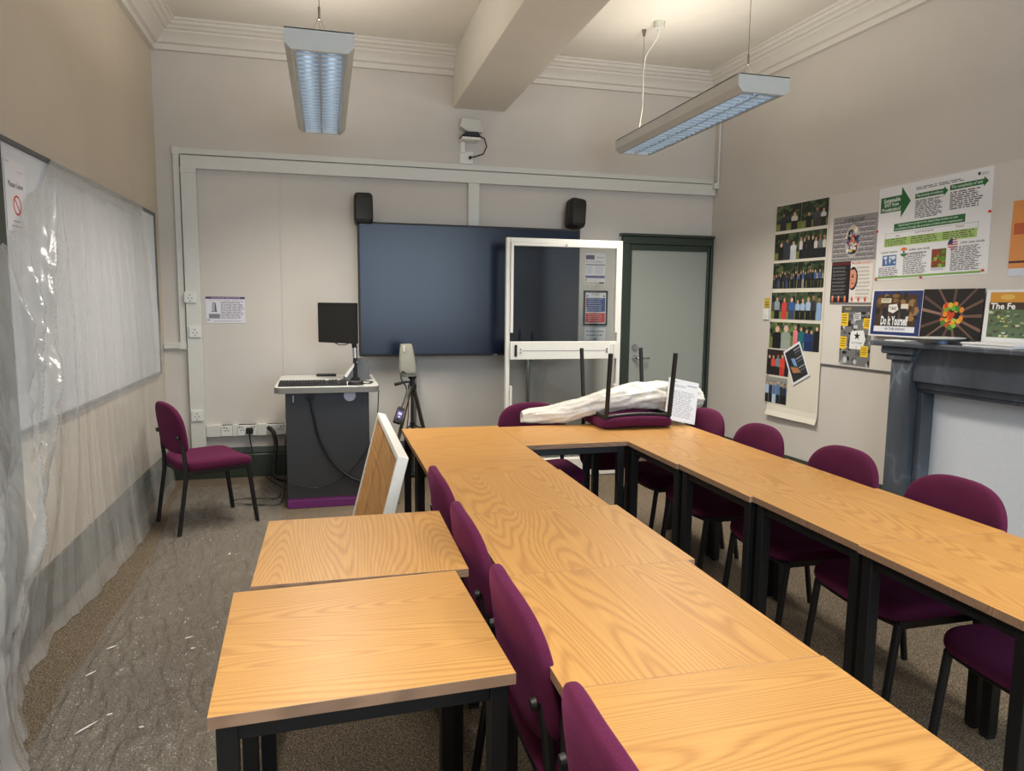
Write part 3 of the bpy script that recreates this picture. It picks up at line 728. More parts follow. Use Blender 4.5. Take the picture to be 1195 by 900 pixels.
# ---- prints standing on / above the mantel
c = Canvas(.425, .315, (236, 236, 236), .002)
c.rect(.03, .02, .99, .97, (36, 52, 104)); c.rect(.1, .1, .9, .9, (70, 50, 30)); r = random.Random(2)
for k in range(40): c.ell(.12+.76*r.random(), .12+.5*r.random(), .03+.05*r.random(), .04+.06*r.random(), r.choice([(96, 70, 40), (52, 38, 24), (130, 96, 56), (40, 32, 24), (150, 116, 70)]), 6, r.random())
for x in (.3, .66, .5): c.poly([(x-.05, .78), (x+.05, .78), (x+.06, .42), (x, .34), (x-.06, .42)], (34, 36, 46)); c.ell(x, .34, .025, .045, (90, 64, 50), 10)
c.rect(.2, .18, .4, .28, (220, 210, 184)); c.rect(.6, .3, .74, .4, (220, 214, 196)); c.poly([(.36, .32), (.52, .3), (.56, .42), (.46, .5), (.36, .46)][::-1], (232, 230, 226)); c.text('TAKE', .38, .36, .52, .43, (60, 60, 60), .02)
c.lines(.22, .2, .38, .26, 2, (90, 80, 70), .4)
c.rect(.1, .78, .9, .9, (226, 226, 232)); c.text('Do It Yourself', .23, .56, .76, .76, (244, 244, 246), .03); c.text('IN THIS SHOW?', .33, .81, .72, .86, (46, 56, 110), .02)
c.put_r('framed_print', 'blue bordered print reading Do It Yourself on the mantelpiece', 'print', 2.1, 1.612, .03, lean=.05)
c = Canvas(.425, .31, (22, 18, 18), .002); r = random.Random(8)
for k in range(13):
    a = 2*pi*k/13+.15*r.random(); ca, sa = cos(a), sin(a); w0, w1 = .026, .017
    R1 = .55+.12*r.random()
    c.poly([(.52+.16*ca-w1*sa, .55-.2*sa-w1*ca*1.3), (.52+.16*ca+w1*sa, .55-.2*sa+w1*ca*1.3), (min(1, max(0, .52+R1*ca+w0*sa)), min(1, max(0, .55-R1*1.2*sa+w0*ca*1.3))), (min(1, max(0, .52+R1*ca-w0*sa)), min(1, max(0, .55-R1*1.2*sa-w0*ca*1.3)))], r.choice([(128, 96, 84), (108, 80, 70), (146, 114, 100), (92, 68, 60)]))
    c.ell(.52+.17*ca, .55-.21*sa, .035, .05, (120, 88, 76), 8)
for k in range(34):
    a = 6.28*r.random(); q = .2*r.random()**.5
    c.ell(.52+q*cos(a)*.9, .52-q*sin(a)*1.3, .03+.015*r.random(), .04+.02*r.random(), r.choice([(222, 112, 34), (232, 140, 40), (110, 170, 50), (70, 130, 40), (206, 60, 40), (226, 180, 60), (150, 190, 70)]), 12)
c.put_r('hands_print', 'dark print of many hands reaching to fruit and vegetables', 'print', 2.526, 1.612, .032, lean=.05)
c = Canvas(.44, .305, (232, 232, 230), .002); c.rect(.06, .05, .96, .9, (96, 116, 84)); c.rect(.06, .05, .96, .24, (214, 150, 60)); c.ell(.3, .14, .1, .05, (226, 186, 90)); r = random.Random(4)
for k in range(90): c.ell(.08+.86*r.random(), .4+.48*r.random(), .012+.03*r.random(), .012+.02*r.random(), r.choice([(70, 92, 70), (196, 196, 110), (150, 168, 120), (206, 210, 180), (90, 70, 60), (60, 86, 90)]), 6)
c.rect(.06, .24, .96, .37, (70, 54, 44)); c.text('The Fe', .08, .25, .42, .37, (244, 244, 240), .03)
c.put_r('landscape_print', 'white bordered landscape print at the right edge, title starting The Fe', 'print', 2.965, 1.603, .034, lean=.05)
c = Canvas(.3, .42, (226, 150, 84), .001); c.rect(.05, .3, .95, .45, (196, 96, 60)); c.rect(0, .8, 1, .83, (80, 50, 50)); c.rect(0, .9, 1, 1, (214, 220, 232))
c.put_r('orange_poster', 'orange poster cut off at the right edge above the landscape print', 'poster', 3.06, 2.1, OB)

# ------------------------------------------------------------------ fireplace on the right wall
fp = thing('fireplace', 'dark veined slate fireplace with a white boarded opening', 'fireplace', tuple(rw(3.3, 0)))
def rb(b, s0, s1, o0, o1, z0, z1, m): b.prism([(s0, z0), (s1, z0), (s1, z1), (s0, z1)], RN*(o1-o0), m, RP+RN*o0, RD, Z)
F0, F1 = 2.455, 4.4
b = MB(); rb(b, 2.325, F1+.13, 0, .25, 1.243, 1.278, M['marble']); b.build('mantel_shelf', fp, True, bevel=.008)
b = MB(); rb(b, F0-.06, F0+.19, 0, .225, 1.195, 1.243, M['marble']); rb(b, F0-.03, F0+.17, 0, .21, 1.155, 1.195, M['marble']); rb(b, F1-.19, F1+.06, 0, .225, 1.195, 1.243, M['marble']); b.build('capital', fp, True, bevel=.012, seg=3)
b = MB(); rb(b, F0, F0+.155, 0, .19, 0, 1.155, M['marble']); b.build('pilaster', fp, True, bevel=.006)
b = MB(); rb(b, F1-.155, F1, 0, .19, 0, 1.155, M['marble']); b.build('pilaster', fp, True, bevel=.006)
b = MB(); rb(b, F0+.155, F1-.155, 0, .17, 1.03, 1.243, M['marble']); rb(b, F0+.155, F1-.155, 0, .14, .985, 1.03, M['marble']); rb(b, F0+.155, F1-.155, 0, .12, .96, .985, M['marble']); b.build('lintel', fp, True, bevel=.005)
b = MB(); rb(b, F0+.155, F0+.2, 0, .12, 0, .96, M['marble']); b.build('inner_jamb', fp, True, bevel=.004); b = MB(); rb(b, F1-.2, F1-.155, 0, .12, 0, .96, M['marble']); b.build('inner_jamb', fp, True, bevel=.004)
b = MB(); rb(b, F0+.2, F1-.2, .01, .025, 0, .96, M['panelwhite']); b.build('infill_panel', fp, True)
# things on the mantel
t = thing('cake_stand', 'white round dish with a small blue foot on the mantelpiece', 'dish', tuple(rw(2.78, 1.278, .14)))
b = MB(); L = [(.0, .03), (.11, .03), (.125, .036), (.125, .04), (.1, .042), (0, .042)]
b.rings([[Vector((q*cos(a)*1.25, q*sin(a)*.8, z)) for a in [2*pi*k/36 for k in range(36)]] for q, z in [(.02, .022), (.1, .022), (.13, .032), (.13, .038), (.1, .04), (.02, .04)]], M['white']); b.build('dish', t, smooth=40)
b = MB(); b.rings([[Vector((q*cos(a), q*sin(a), z)) for a in [2*pi*k/20 for k in range(20)]] for q, z in [(.03, 0), (.03, .022)]], plain('pale_blue_plastic', (150, 176, 214), .4)); b.build('foot', t, smooth=40)
b = MB()
for k in range(5): rb(b, 3.0-.004*k, 3.3+.006*(k % 2), .06, .235-.005*(k % 3), 1.278+.0045*k, 1.2822+.0045*k, M['paper'])
tag(b.build('paper_stack'), 'short stack of white papers at the right end of the mantelpiece', 'papers')
b = MB(); rb(b, 2.40, 2.56, .1, .2, 1.278, 1.283, M['paper']); tag(b.build('paper_slip'), 'white folded paper lying under the blue bordered print', 'paper')

# ------------------------------------------------------------------ end wall: trunking, sockets, notice, cables
t = thing('cable_trunking', 'wide white cable trunking running across the end wall and down its left side', 'trunking', (1.2, YB, .3))
def tb(b, x0, x1, z0, z1, d, m=None): b.box(x0, x1, YB-d, YB, z0, z1, m or M['trunk'])
b = MB(); tb(b, -1.096, 3.635, 2.537, 2.636, .055); b.build('horizontal_run', t, True, bevel=.003)
b = MB(); tb(b, -1.098, -.985, .262, 2.537, .055); b.build('vertical_run', t, True, bevel=.003)
b = MB(); tb(b, 1.228, 1.325, 2.1, 2.537, .05); b.build('vertical_drop', t, True, bevel=.003)
for q in ((-.985, -.982, 2.536, 2.637, .0555), (.95, .953, 2.536, 2.637, .0555), (1.6, 1.603, 2.536, 2.637, .0555), (-1.101, -.982, 2.5, 2.54, .058), (1.224, 1.329, 2.33, 2.336, .052)):
    b = MB(); tb(b, *q); b.build('joint_cover', t, True, bevel=.002)
t = thing('narrow_trunking', 'narrow white trunking above the wide run, dropping down at the far left', 'trunking', (-1.1, YB, 1.1))
b = MB(); tb(b, -1.155, 2.45, 2.650, 2.697, .032); tb(b, 2.45, 3.62, 2.650, 2.692, .03); b.build('horizontal_run', t, True, bevel=.002)
b = MB(); tb(b, -1.155, -1.109, 1.10, 2.650, .032); b.build('vertical_run', t, True, bevel=.002)
b = MB(); tb(b, -1.28, -1.104, 1.10, 1.145, .034); b.build('elbow_run', t, True, bevel=.002)
for q in ((-1.16, -1.104, 2.642, 2.702, .036), (-1.165, -1.105, 1.095, 1.15, .038)):
    b = MB(); tb(b, *q); b.build('joint_cover', t, True, bevel=.002)
t = thing('socket_trunking', 'low white trunking with power sockets left of the lectern', 'trunking', (-.65, YB, .36))
b = MB(); tb(b, -.985, .2, .365, .455, .05); b.build('trunking_run', t, True, bevel=.003)
def outlet(x, w, parent):
    b = MB(); tb(b, x, x+w, .366, .455, .062, M['white']); n = 2 if w > .1 else 1
    o = b.build('outlet_plate', parent, True, bevel=.003)
    b = MB()
    for k in range(n):
        cx = x+w*(k+.5)/n
        for dx, dz, sx, sz in ((0, .435, .004, .009), (-.011, .412, .006, .004), (.011, .412, .006, .004), (.02 if k else -.02, .44, .005, .008)):
            b.box(cx+dx-sx, cx+dx+sx, YB-.0635, YB-.061, dz-sz, dz+sz, M['greyedge'])
    b.build('pin_holes', o, True)
for x, w in ((-.865, .088), (-.735, .148), (-.50, .148)): outlet(x, w, t)
for q in ((-.775, -.742), (-.58, -.51), (-.98, -.875)):
    b = MB(); tb(b, q[0], q[1], .362, .458, .056); b.build('blank_cover', t, True, bevel=.002)
for z, x, lab in ((1.517, -1.062, 'topmost double socket plate on the left vertical trunking'), (1.237, -1.035, 'socket plate on the vertical trunking just above the elbow height'), (.545, -1.045, 'lowest socket plate on the vertical trunking, behind the lone chair')):
    q = thing('wall_socket', lab, 'socket', (x, YB-.055, z), group='sockets on the vertical trunking')
    b = MB(); b.box(x-.045, x+.045, YB-.07, YB-.055, z-.045, z+.045, M['white']); b.build('socket_plate', q, True, bevel=.004)
    b = MB()
    for dx, dz in ((0, .018), (-.014, -.006), (.014, -.006), (0, -.028)): b.box(x+dx-.004, x+dx+.004, YB-.0715, YB-.069, z+dz-.005, z+dz+.005, M['greyedge'])
    b.build('pin_holes', q, True)
b = MB(); b.tube([rw(.095, 3.28, .012), rw(.095, 2.62, .012), rw(.06, 2.60, .012)], .011, M['trunk'], 10); tag(b.build('conduit', smooth=40), 'thin white conduit rising up the right corner from the trunking', 'conduit')
b = MB(); b.prism([(.0, 2.595), (.1, 2.595), (.1, 2.65), (.0, 2.65)], RN*.05, M['trunk'], RP, RD, Z); tag(b.build('trunking_end_box', bevel=.004), 'small white end box where the trunking meets the right wall', 'box')
# notice
c = Canvas(.305, .216, (222, 220, 228), .001); PU = (78, 48, 104)
c.rect(0, .0, 1, .085, PU); c.text('DISPLAY SCREEN AND CAMERA INSTRUCTIONS', .14, .025, .88, .06, (214, 206, 224), .01)
c.poly([(.15, .56), (.27, .56), (.25, .24), (.22, .2), (.18, .2), (.155, .24)], (170, 168, 176)); c.poly([(.23, .56), (.275, .56), (.255, .25), (.235, .21)], (84, 82, 96)); c.rect(.13, .555, .29, .575, (90, 88, 96))
c.rect(.07, .65, .36, .83, (150, 150, 156)); c.lines(.09, .67, .34, .82, 4, (96, 96, 102), .6)
c.lines(.08, .13, .94, .15, 1, (130, 126, 140), .5); c.lines(.38, .18, .98, .86, 14, (120, 116, 130), .45, .2); c.lines(.2, .9, .95, .96, 2, (140, 136, 146), .4); c.lines(.02, .86, .12, .93, 2, (60, 56, 66), .5)
c.put('wall_notice', 'white landscape notice with a purple heading on the end wall', 'notice', (-.956, YB-.002, 1.308), (1, 0, 0), Z)
# notices behind the glazed frame
c = Canvas(.2, .29, (222, 222, 228), .001)
c.rect(.02, .06, .45, .2, (92, 84, 116)); c.lines(.55, .12, .95, .18, 1, (150, 150, 160), .5); c.lines(.02, .24, .98, .32, 2, (160, 158, 170), .5); c.rect(.02, .35, .98, .38, (92, 88, 112))
c.lines(.02, .42, .4, .68, 5, (160, 158, 170), .4); c.lines(.48, .42, .95, .68, 5, (168, 166, 176), .4); c.rect(.02, .71, .98, .79, (104, 94, 134)); c.ell(.06, .85, .035, .03, (120, 110, 110)); c.rect(.02, .93, .68, .96, (216, 170, 84)); c.rect(.7, .92, .95, .97, (60, 56, 50))
c.put('wall_notice', 'white notice with grey purple bands above the framed notice, seen through the clear pane', 'notice', (2.345, YB-.002, 1.675), (1, 0, 0), Z)
t = thing('framed_notice', 'black framed blue and red safety notice beside the television', 'notice', (2.453, YB, 1.295))
b = MB()
for x0, x1, z0, z1 in ((2.334, 2.35, 1.295, 1.62), (2.556, 2.572, 1.295, 1.62), (2.334, 2.572, 1.295, 1.312), (2.334, 2.572, 1.604, 1.62)): b.box(x0, x1, YB-.018, YB, z0, z1, M['blackplastic'])
b.build('frame', t, True, bevel=.002)
c = Canvas(.206, .292, (230, 230, 234), .001)
c.text('Fire action', .3, .05, .7, .09, (70, 70, 84), .01); c.ell(.1, .12, .04, .03, (60, 70, 120)); c.ell(.9, .12, .04, .03, (60, 70, 120))
c.rect(.03, .18, .97, .62, (50, 78, 140)); c.rect(.03, .66, .97, .97, (206, 64, 60))
for k in range(6): c.rect(.04, .2+k*.07, .1, .25+k*.07, (196, 86, 84) if k < 4 else (206, 210, 224)); c.lines(.14, .205+k*.07, .85, .235+k*.07, 1, (190, 200, 226), .7)
for k in range(4): c.lines(.14, .7+k*.065, .9, .725+k*.065, 1, (240, 190, 186), .7)
o = c.put('printed_sheet', None, None, (2.35, YB-.008, 1.312), (1, 0, 0), Z); bpy.context.view_layer.update(); o.parent = t; o.matrix_parent_inverse = Matrix.Translation(-Vector(t.location))
c = Canvas(.21, .148, (226, 226, 230), .001)
c.text('No eating, drinking', .08, .2, .93, .34, (40, 40, 44), .02); c.text('& smoking in this', .12, .44, .88, .58, (40, 40, 44), .02); c.text('area', .4, .7, .6, .8, (40, 40, 44), .02)
c.put('wall_notice', 'white notice about no eating or drinking under the black framed notice', 'notice', (2.35, YB-.002, 1.13), (1, 0, 0), Z)
# left board notice
c = Canvas(.21, .297, (226, 226, 230), .001)
c.lines(.05, .03, .25, .06, 2, (120, 120, 124), .4); c.lines(.6, .14, .95, .16, 1, (150, 150, 154), .4); c.text('Please Leave', .14, .3, .86, .38, (50, 50, 56), .02)
for q, cc in ((1.0, (206, 70, 64)), (.78, (226, 226, 230))): c.ell(.52, .62, .2*q, .142*q, cc, 28)
c.poly([(.4, .55), (.43, .53), (.64, .69), (.61, .71)][::-1], (206, 70, 64)); c.lines(.3, .84, .75, .87, 1, (130, 130, 134), .5); c.lines(.2, .91, .9, .94, 1, (120, 120, 124), .5)
c.put('wall_notice', 'white Please Leave notice with a red prohibition sign on the whiteboard', 'notice', (XL+.024, 3.42, 1.775), (0, 1, 0), Z)

# ---- camera sensor on the end wall above the trunking
t = thing('wall_camera', 'small white camera box with a black lens unit on the wall under the beam', 'camera', (1.235, YB, 2.85))
b = MB(); b.prism([(1.16, 3.075), (1.33, 3.065), (1.345, 2.96), (1.22, 2.955), (1.145, 3.0)], (0, -.1, 0), M['offwhite'], (0, YB, 0), (1, 0, 0), Z); b.build('housing', t, True, bevel=.006)
b = MB(); b.prism([(1.15, 2.915), (1.32, 2.915), (1.30, 2.955), (1.19, 2.955)], (0, -.13, 0), M['blackplastic'], (0, YB, 0), (1, 0, 0), Z); b.build('lens_unit', t, True, bevel=.004)
b = MB(); b.box(1.155, 1.315, YB-.14, YB, 2.885, 2.908, M['white']); b.box(1.16, 1.20, YB-.03, YB, 2.79, 2.89, M['white']); b.build('bracket', t, True, bevel=.004)
t2 = thing('camera_cable', 'black lead looping from the wall camera to a small white socket', 'cable', (1.26, YB, 2.7))
b = MB(); b.tube([(1.31, YB-.1, 2.93), (1.36, YB-.09, 2.91), (1.385, YB-.07, 2.85), (1.36, YB-.05, 2.79), (1.29, YB-.04, 2.765), (1.245, YB-.04, 2.755)], .006, M['blackplastic'], 8); b.build('lead', t2, True, smooth=60)
b = MB(); b.tube([(1.245, YB-.02, 2.755), (1.245, YB-.045, 2.755)], .014, M['blackplastic'], 12); b.build('plug', t2, True)
b = MB(); b.box(1.155, 1.275, YB-.02, YB, 2.702, 2.81, M['white']); tag(b.build('camera_socket', bevel=.003), 'small white outlet box on the trunking below the wall camera', 'socket')

# ---- speakers
def speaker(x, z, tilt, yaw, lab):
    t = thing('loudspeaker', lab, 'speaker', (x, YB-.16, z-.13)); t.rotation_euler = (RAD(-8), RAD(tilt), RAD(yaw))
    b = MB(); pts = superell(32, .078, .08, .08, 5, 5)
    b.rings([[Vector((u*q, v*q+.0, zz)) for u, v in pts] for zz, q in ((0, .8), (.012, .93), (.04, 1), (.2, 1), (.235, .96), (.25, .82))], M['blackplastic']); b.build('cabinet', t, smooth=40)
    b = MB(); b.box(-.062, .062, -.083, -.078, .025, .2, M['screenblack']); b.build('grille', t, bevel=.008)
    b = MB(); b.box(-.02, .02, .075, .15, .1, .15, M['blackplastic']); b.build('bracket', t)
speaker(.318, 2.265, 0, 0, 'black loudspeaker above the left end of the television')
speaker(2.178, 2.305, 7, 8, 'black loudspeaker tilted above the right end of the television')

# ---- television on pole stand
tv = thing('television', 'large black wall-size television on steel poles', 'television', (1.24, 6.2, 0))
b = MB(); b.box(.266, 2.225, 6.165, 6.23, 1.033, 2.157, M['blackplastic']); b.build('television_body', tv, True, bevel=.006)
b = MB(); b.box(.282, 2.209, 6.162, 6.166, 1.055, 2.141, M['tvscreen']); b.build('screen', tv, True)
b = MB(); b.box(1.43, 1.47, 6.16, 6.166, 1.036, 1.044, M['chrome']); b.build('emblem', tv, True)
for x in (.738, 1.775):
    b = MB(); b.tube([(x, 6.25, .03), (x, 6.25, 1.9)], .022, M['chrome'], 16); b.build('stand_pole', tv, True, smooth=40)
b = MB(); b.box(.62, 1.86, 6.0, 6.30, 0.006, .03, M['black']); b.build('stand_base', tv, True, bevel=.004)

# ---- glazed sash frame (mobile screen)
FY = 5.8
g = thing('glazed_screen', 'tall white metal screen with clear panes standing before the television', 'screen', (1.97, FY, 0))
W = M['whitemetal']; x0, x1, zt = 1.452, 2.484, 2.035
b = MB(); b.box(x0, x0+.034, FY, FY+.045, .15, zt, W); b.box(x1-.034, x1, FY, FY+.045, .15, zt, W); b.box(x0+.034, x1-.034, FY, FY+.045, zt-.036, zt, W)
b.build('outer_frame', g, True, bevel=.004)
b = MB(); b.box(x0+.036, x0+.06, FY-.012, FY+.03, 1.25, zt-.038, W); b.box(x1-.06, x1-.036, FY-.012, FY+.03, 1.25, zt-.038, W); b.box(x0+.06, x1-.06, FY-.012, FY+.03, zt-.066, zt-.038, W)
b.build('inner_track', g, True, bevel=.003)
b = MB(); b.box(x0+.036, x1-.036, FY-.02, FY+.03, 1.025, 1.175, W); b.build('cross_rail', g, True, bevel=.003)
b = MB(); b.box(x0+.14, x1-.12, FY-.022, FY-.02, 1.096, 1.099, M['midgrey']); b.build('rail_groove', g, True)
b = MB(); b.box(x0+.07, x0+.092, FY-.03, FY-.02, 1.05, 1.15, M['blackplastic']); b.build('handle_slot', g, True, bevel=.006)
b = MB(); b.box(x1-.1, x1-.085, FY-.035, FY-.02, 1.05, 1.155, W); b.box(x1-.075, x1-.06, FY-.035, FY-.02, 1.05, 1.155, W); b.build('latch', g, True, bevel=.002)
b = MB()
for x in (x0+.125, x1-.135):
    for z in (1.085, 1.112): b.tube([(x, FY-.026, z), (x, FY-.019, z)], .008, M['chrome'], 10)
b.tube([((x0+x1)/2, FY-.018, zt-.052), ((x0+x1)/2, FY-.01, zt-.052)], .008, M['chrome'], 10)
b.build('screw', g, True)
b = MB(); b.box(x0+.034, x1-.034, FY+.031, FY+.035, 1.17, zt-.036, M['glass']); b.build('upper_pane', g, True)
b = MB(); b.box(x0+.034, x1-.034, FY+.031, FY+.035, .16, 1.03, M['glass']); b.build('lower_pane', g, True)
b = MB(); b.box(x0+.036, x0+.056, FY-.01, FY+.03, .2, .8, W); b.box(x1-.056, x1-.036, FY-.01, FY+.03, .2, .8, W); b.build('lower_guide', g, True, bevel=.003)
b = MB(); b.box(x0, x1, FY-.04, FY+.3, .005, .16, W); b.build('base_plinth', g, True, bevel=.006)

# ------------------------------------------------------------------ lectern
LX0, LX1, LY0, LY1 = -.292, .292, 5.265, 5.99
le = thing('lectern', 'dark grey teaching lectern with a pale top and purple plinth', 'lectern', (0, 5.6, 0))
b = MB(); b.box(LX0, LX1, LY0, LY1, .075, .845, M['grey']); b.build('cabinet', le, True, bevel=.004)
b = MB(); b.box(LX0-.003, LX1+.003, LY0-.003, LY1, .0, .06, M['purple']); b.box(LX0, LX1, LY0+.002, LY1, .06, .078, M['purple']); b.build('plinth', le, True, bevel=.004)
def rrect(x0, x1, y0, y1, r, n=6):
    out = []
    for cx, cy, a0 in ((x1-r, y1-r, 0), (x0+r, y1-r, 90), (x0+r, y0+r, 180), (x1-r, y0+r, 270)):
        for k in range(n+1): a = RAD(a0+90*k/n); out.append((cx+r*cos(a), cy+r*sin(a)))
    return out
b = MB(); b.prism(rrect(-.365, .365, 5.2, 6.06, .06), (0, 0, .042), M['greyedge'], (0, 0, .848)); b.prism(rrect(-.362, .362, 5.203, 6.057, .058), (0, 0, .004), M['greytop'], (0, 0, .889)); b.build('worktop', le, True, bevel=.006, smooth=40)
b = MB(); b.tube([(-.125, LY0-.001, .815), (-.125, LY0-.006, .815)], .035, M['blackplastic'], 20); b.build('cable_port', le, True)
b = MB(); b.tube([(.155, LY0-.001, .82), (.155, LY0-.005, .82)], .042, plain('lavender_sticker', (186, 190, 206), .5), 24); b.build('round_sticker', le, True)
b = MB(); b.box(LX0+.05, LX0+.06, LY0-.01, LY0, .78, .83, M['chrome']); b.build('hook', le, True)
LT = .893
kb = thing('keyboard', 'black keyboard along the front of the lectern top', 'keyboard', (-.1, 5.32, LT))
b = MB(); b.prism([(5.245, LT), (5.395, LT), (5.395, LT+.026), (5.245, LT+.014)], (.475, 0, 0), M['blackplastic'], (-.338, 0, 0), (0, 1, 0), Z); b.build('keyboard_body', kb, True, bevel=.003)
b = MB()
for r_ in range(5):
    for k in range(22):
        if k in (15, 19): continue
        x = -.33+k*.0212; y = 5.255+r_*.027; z = LT+.0148+.0022*r_
        b.box(x, x+.0175, y, y+.021, z, z+.009, M['black'])
kk = b.build('keys', kb, True); kk['kind'] = 'stuff'
ms = thing('computer_mouse', 'black computer mouse beside the keyboard', 'mouse', (.2, 5.28, LT))
b = MB(); ol = superell(24, .032, .052, .052, 2.4, 2.4); pillow(b, ol, .032, .0, lambda u, v, w: Vector((v*1.1, u, max(w, 0)+.001)), M['blackplastic']); b.build('mouse_body', ms, smooth=60)
b = MB(); b.tube([(-.035, -.003, .026), (-.035, .003, .026)], .007, M['midgrey'], 10); b.build('scroll_wheel', ms)
b = MB(); b.tube([(.255, 5.28, LT+.012), (.3, 5.33, LT+.006), (.33, 5.42, LT+.006), (.28, 5.5, LT+.006), (.1, 5.52, LT+.008), (.12, 5.62, LT+.01)], .004, M['blackplastic'], 6); tag(b.build('mouse_cable', smooth=60), 'thin black lead curving over the lectern top beside the mouse', 'cable')
b = MB(); b.box(-.085, .07, 5.93, 5.985, LT, LT+.018, M['blackplastic']); tag(b.build('remote_control', bevel=.005), 'black remote control lying at the back of the lectern top', 'remote')
dk_ = thing('desk_console', 'grey wedge shaped connection console on the lectern top', 'console', (.22, 5.72, LT))
b = MB(); b.prism([(.12, LT), (.318, LT), (.318, LT+.125), (.265, LT+.16), (.22, LT+.155)][::1], (0, .19, 0), M['midgrey'], (0, 5.62, 0), (1, 0, 0), Z); b.build('console_body', dk_, True, bevel=.004)
b = MB(); b.prism([(.128, LT+.03), (.145, LT+.02), (.228, LT+.142), (.212, LT+.15)], (0, .12, 0), M['white'], (0, 5.612, 0), (1, 0, 0), Z); b.build('port_panel', dk_, True, bevel=.003)
# monitor
mo = thing('monitor', 'black flat monitor on an arm above the lectern, turned to the left', 'monitor', (.085, 5.62, LT)); mo.rotation_euler = (0, 0, RAD(-43))
b = MB(); b.box(-.185, .185, -.02, .02, .287, .593, M['blackplastic']); b.build('casing', mo, bevel=.006)
b = MB(); b.box(-.172, .172, -.0215, -.0195, .305, .58, M['screenblack']); b.build('screen_panel', mo)
b = MB(); b.box(-.06, .06, .02, .05, .36, .5, M['blackplastic']); b.build('rear_mount', mo, bevel=.004)
b = MB(); b.tube([(.0, .05, .43), (.06, .1, .36), (.085, .09, .25)], .02, M['blackplastic'], 12); b.tube([(.085, .09, .25), (.088, .09, .17)], .019, M['chrome'], 14); b.tube([(.088, .09, .17), (.088, .09, .004)], .017, M['blackplastic'], 12); b.tube([(.088, .09, .004), (.088, .09, .02)], .035, M['blackplastic'], 16); b.build('monitor_arm', mo, smooth=40)
b = MB(); b.tube([(-.03, .0, .287), (.0, .01, .272), (.06, .02, .275), (.08, .03, .288)], .004, M['blackplastic'], 6); b.build('monitor_lead', mo, smooth=60)
# cables around the lectern
def cable(pts, r, label, name='power_cable', n=10):
    P = [Vector(p) for p in pts]; out = []
    for i in range(len(P)-1):
        p0 = P[max(i-1, 0)]; p1 = P[i]; p2 = P[i+1]; p3 = P[min(i+2, len(P)-1)]
        for k in range(n):
            t = k/n; out.append(.5*((2*p1)+(p2-p0)*t+(2*p0-5*p1+4*p2-p3)*t*t+(3*p1-p0-3*p2+p3)*t**3))
    out.append(P[-1]); b = MB(); b.tube(out, r, M['blackplastic'], 8); return tag(b.build(name, smooth=60), label, 'cable')
cable([(-.125, LY0-.012, .815), (-.1, LY0-.02, .68), (-.06, LY0-.015, .5), (.03, LY0-.015, .33), (.15, LY0-.015, .215), (.27, LY0-.015, .17)], .009, 'thick black cable sagging across the front of the lectern')
cable([(.37, LY0+.1, .84), (.345, LY0-.0, .6), (.315, LY0-.012, .5), (.25, LY0-.012, .38), (.1, LY0-.012, .22), (-.1, LY0-.012, .15), (-.28, LY0-.012, .2)], .004, 'thin black lead looping low across the lectern front')
cable([(-.49, YB-.075, .43), (-.45, YB-.12, .4), (-.425, YB-.18, .3), (-.44, YB-.25, .15), (-.43, YB-.3, .06), (-.34, YB-.36, .04), (-.302, YB-.37, .05)], .018, 'thick black conduit bending from the wall sockets into the lectern')
cable([(-.64, YB-.1, .38), (-.63, YB-.1, .3), (-.6, YB-.14, .18), (-.5, YB-.3, .06), (-.36, YB-.5, .012), (-.31, YB-.7, .02)], .005, 'thin black lead hanging from the black plug to the lectern')
cable([(-.31, 5.7, .5), (-.33, 5.62, .3), (-.325, 5.5, .1), (-.36, 5.38, .012), (-.5, 5.4, .008), (-.68, 5.48, .008), (-.72, 5.56, .008), (-.6, 5.6, .008), (-.4, 5.55, .008), (-.36, 5.6, .03)], .005, 'thin black lead lying in a loop on the carpet by the lone chair')
t = thing('mains_plug', 'black three pin plug in the low socket trunking', 'plug', (-.64, YB-.063, .41))
b = MB(); b.box(-.668, -.612, YB-.1, YB-.063, .385, .435, M['blackplastic']); b.tube([(-.64, YB-.085, .385), (-.64, YB-.085, .365)], .008, M['blackplastic'], 10); b.build('plug_body', t, True, bevel=.012, seg=3)

# ------------------------------------------------------------------ tripod and device
TX, TY = .66, 5.72
tp = thing('tripod', 'dark metal camera tripod standing left of the far table', 'tripod', (TX, TY, 0))
b = MB(); b.tube([(TX, TY, .82), (TX, TY, .9)], .02, M['blackplastic'], 14); b.tube([(TX, TY, .885), (TX, TY, .905)], [.03, .035], M['blackplastic'], 14); b.build('pan_head', tp, True, smooth=40)
b = MB(); b.tube([(TX, TY, .86), (TX-.06, TY-.05, .865), (TX-.145, TY-.08, .85)], [.007, .01, .013], M['blackplastic'], 10); b.build('pan_handle', tp, True, smooth=40)
b = MB(); b.tube([(TX, TY, .83), (TX, TY, .44)], .012, M['bronze'], 12); b.tube([(TX, TY, .5), (TX, TY, .53)], .02, M['blackplastic'], 12); b.tube([(TX, TY, .8), (TX, TY, .84)], .035, M['blackplastic'], 14); b.build('centre_column', tp, True, smooth=40)
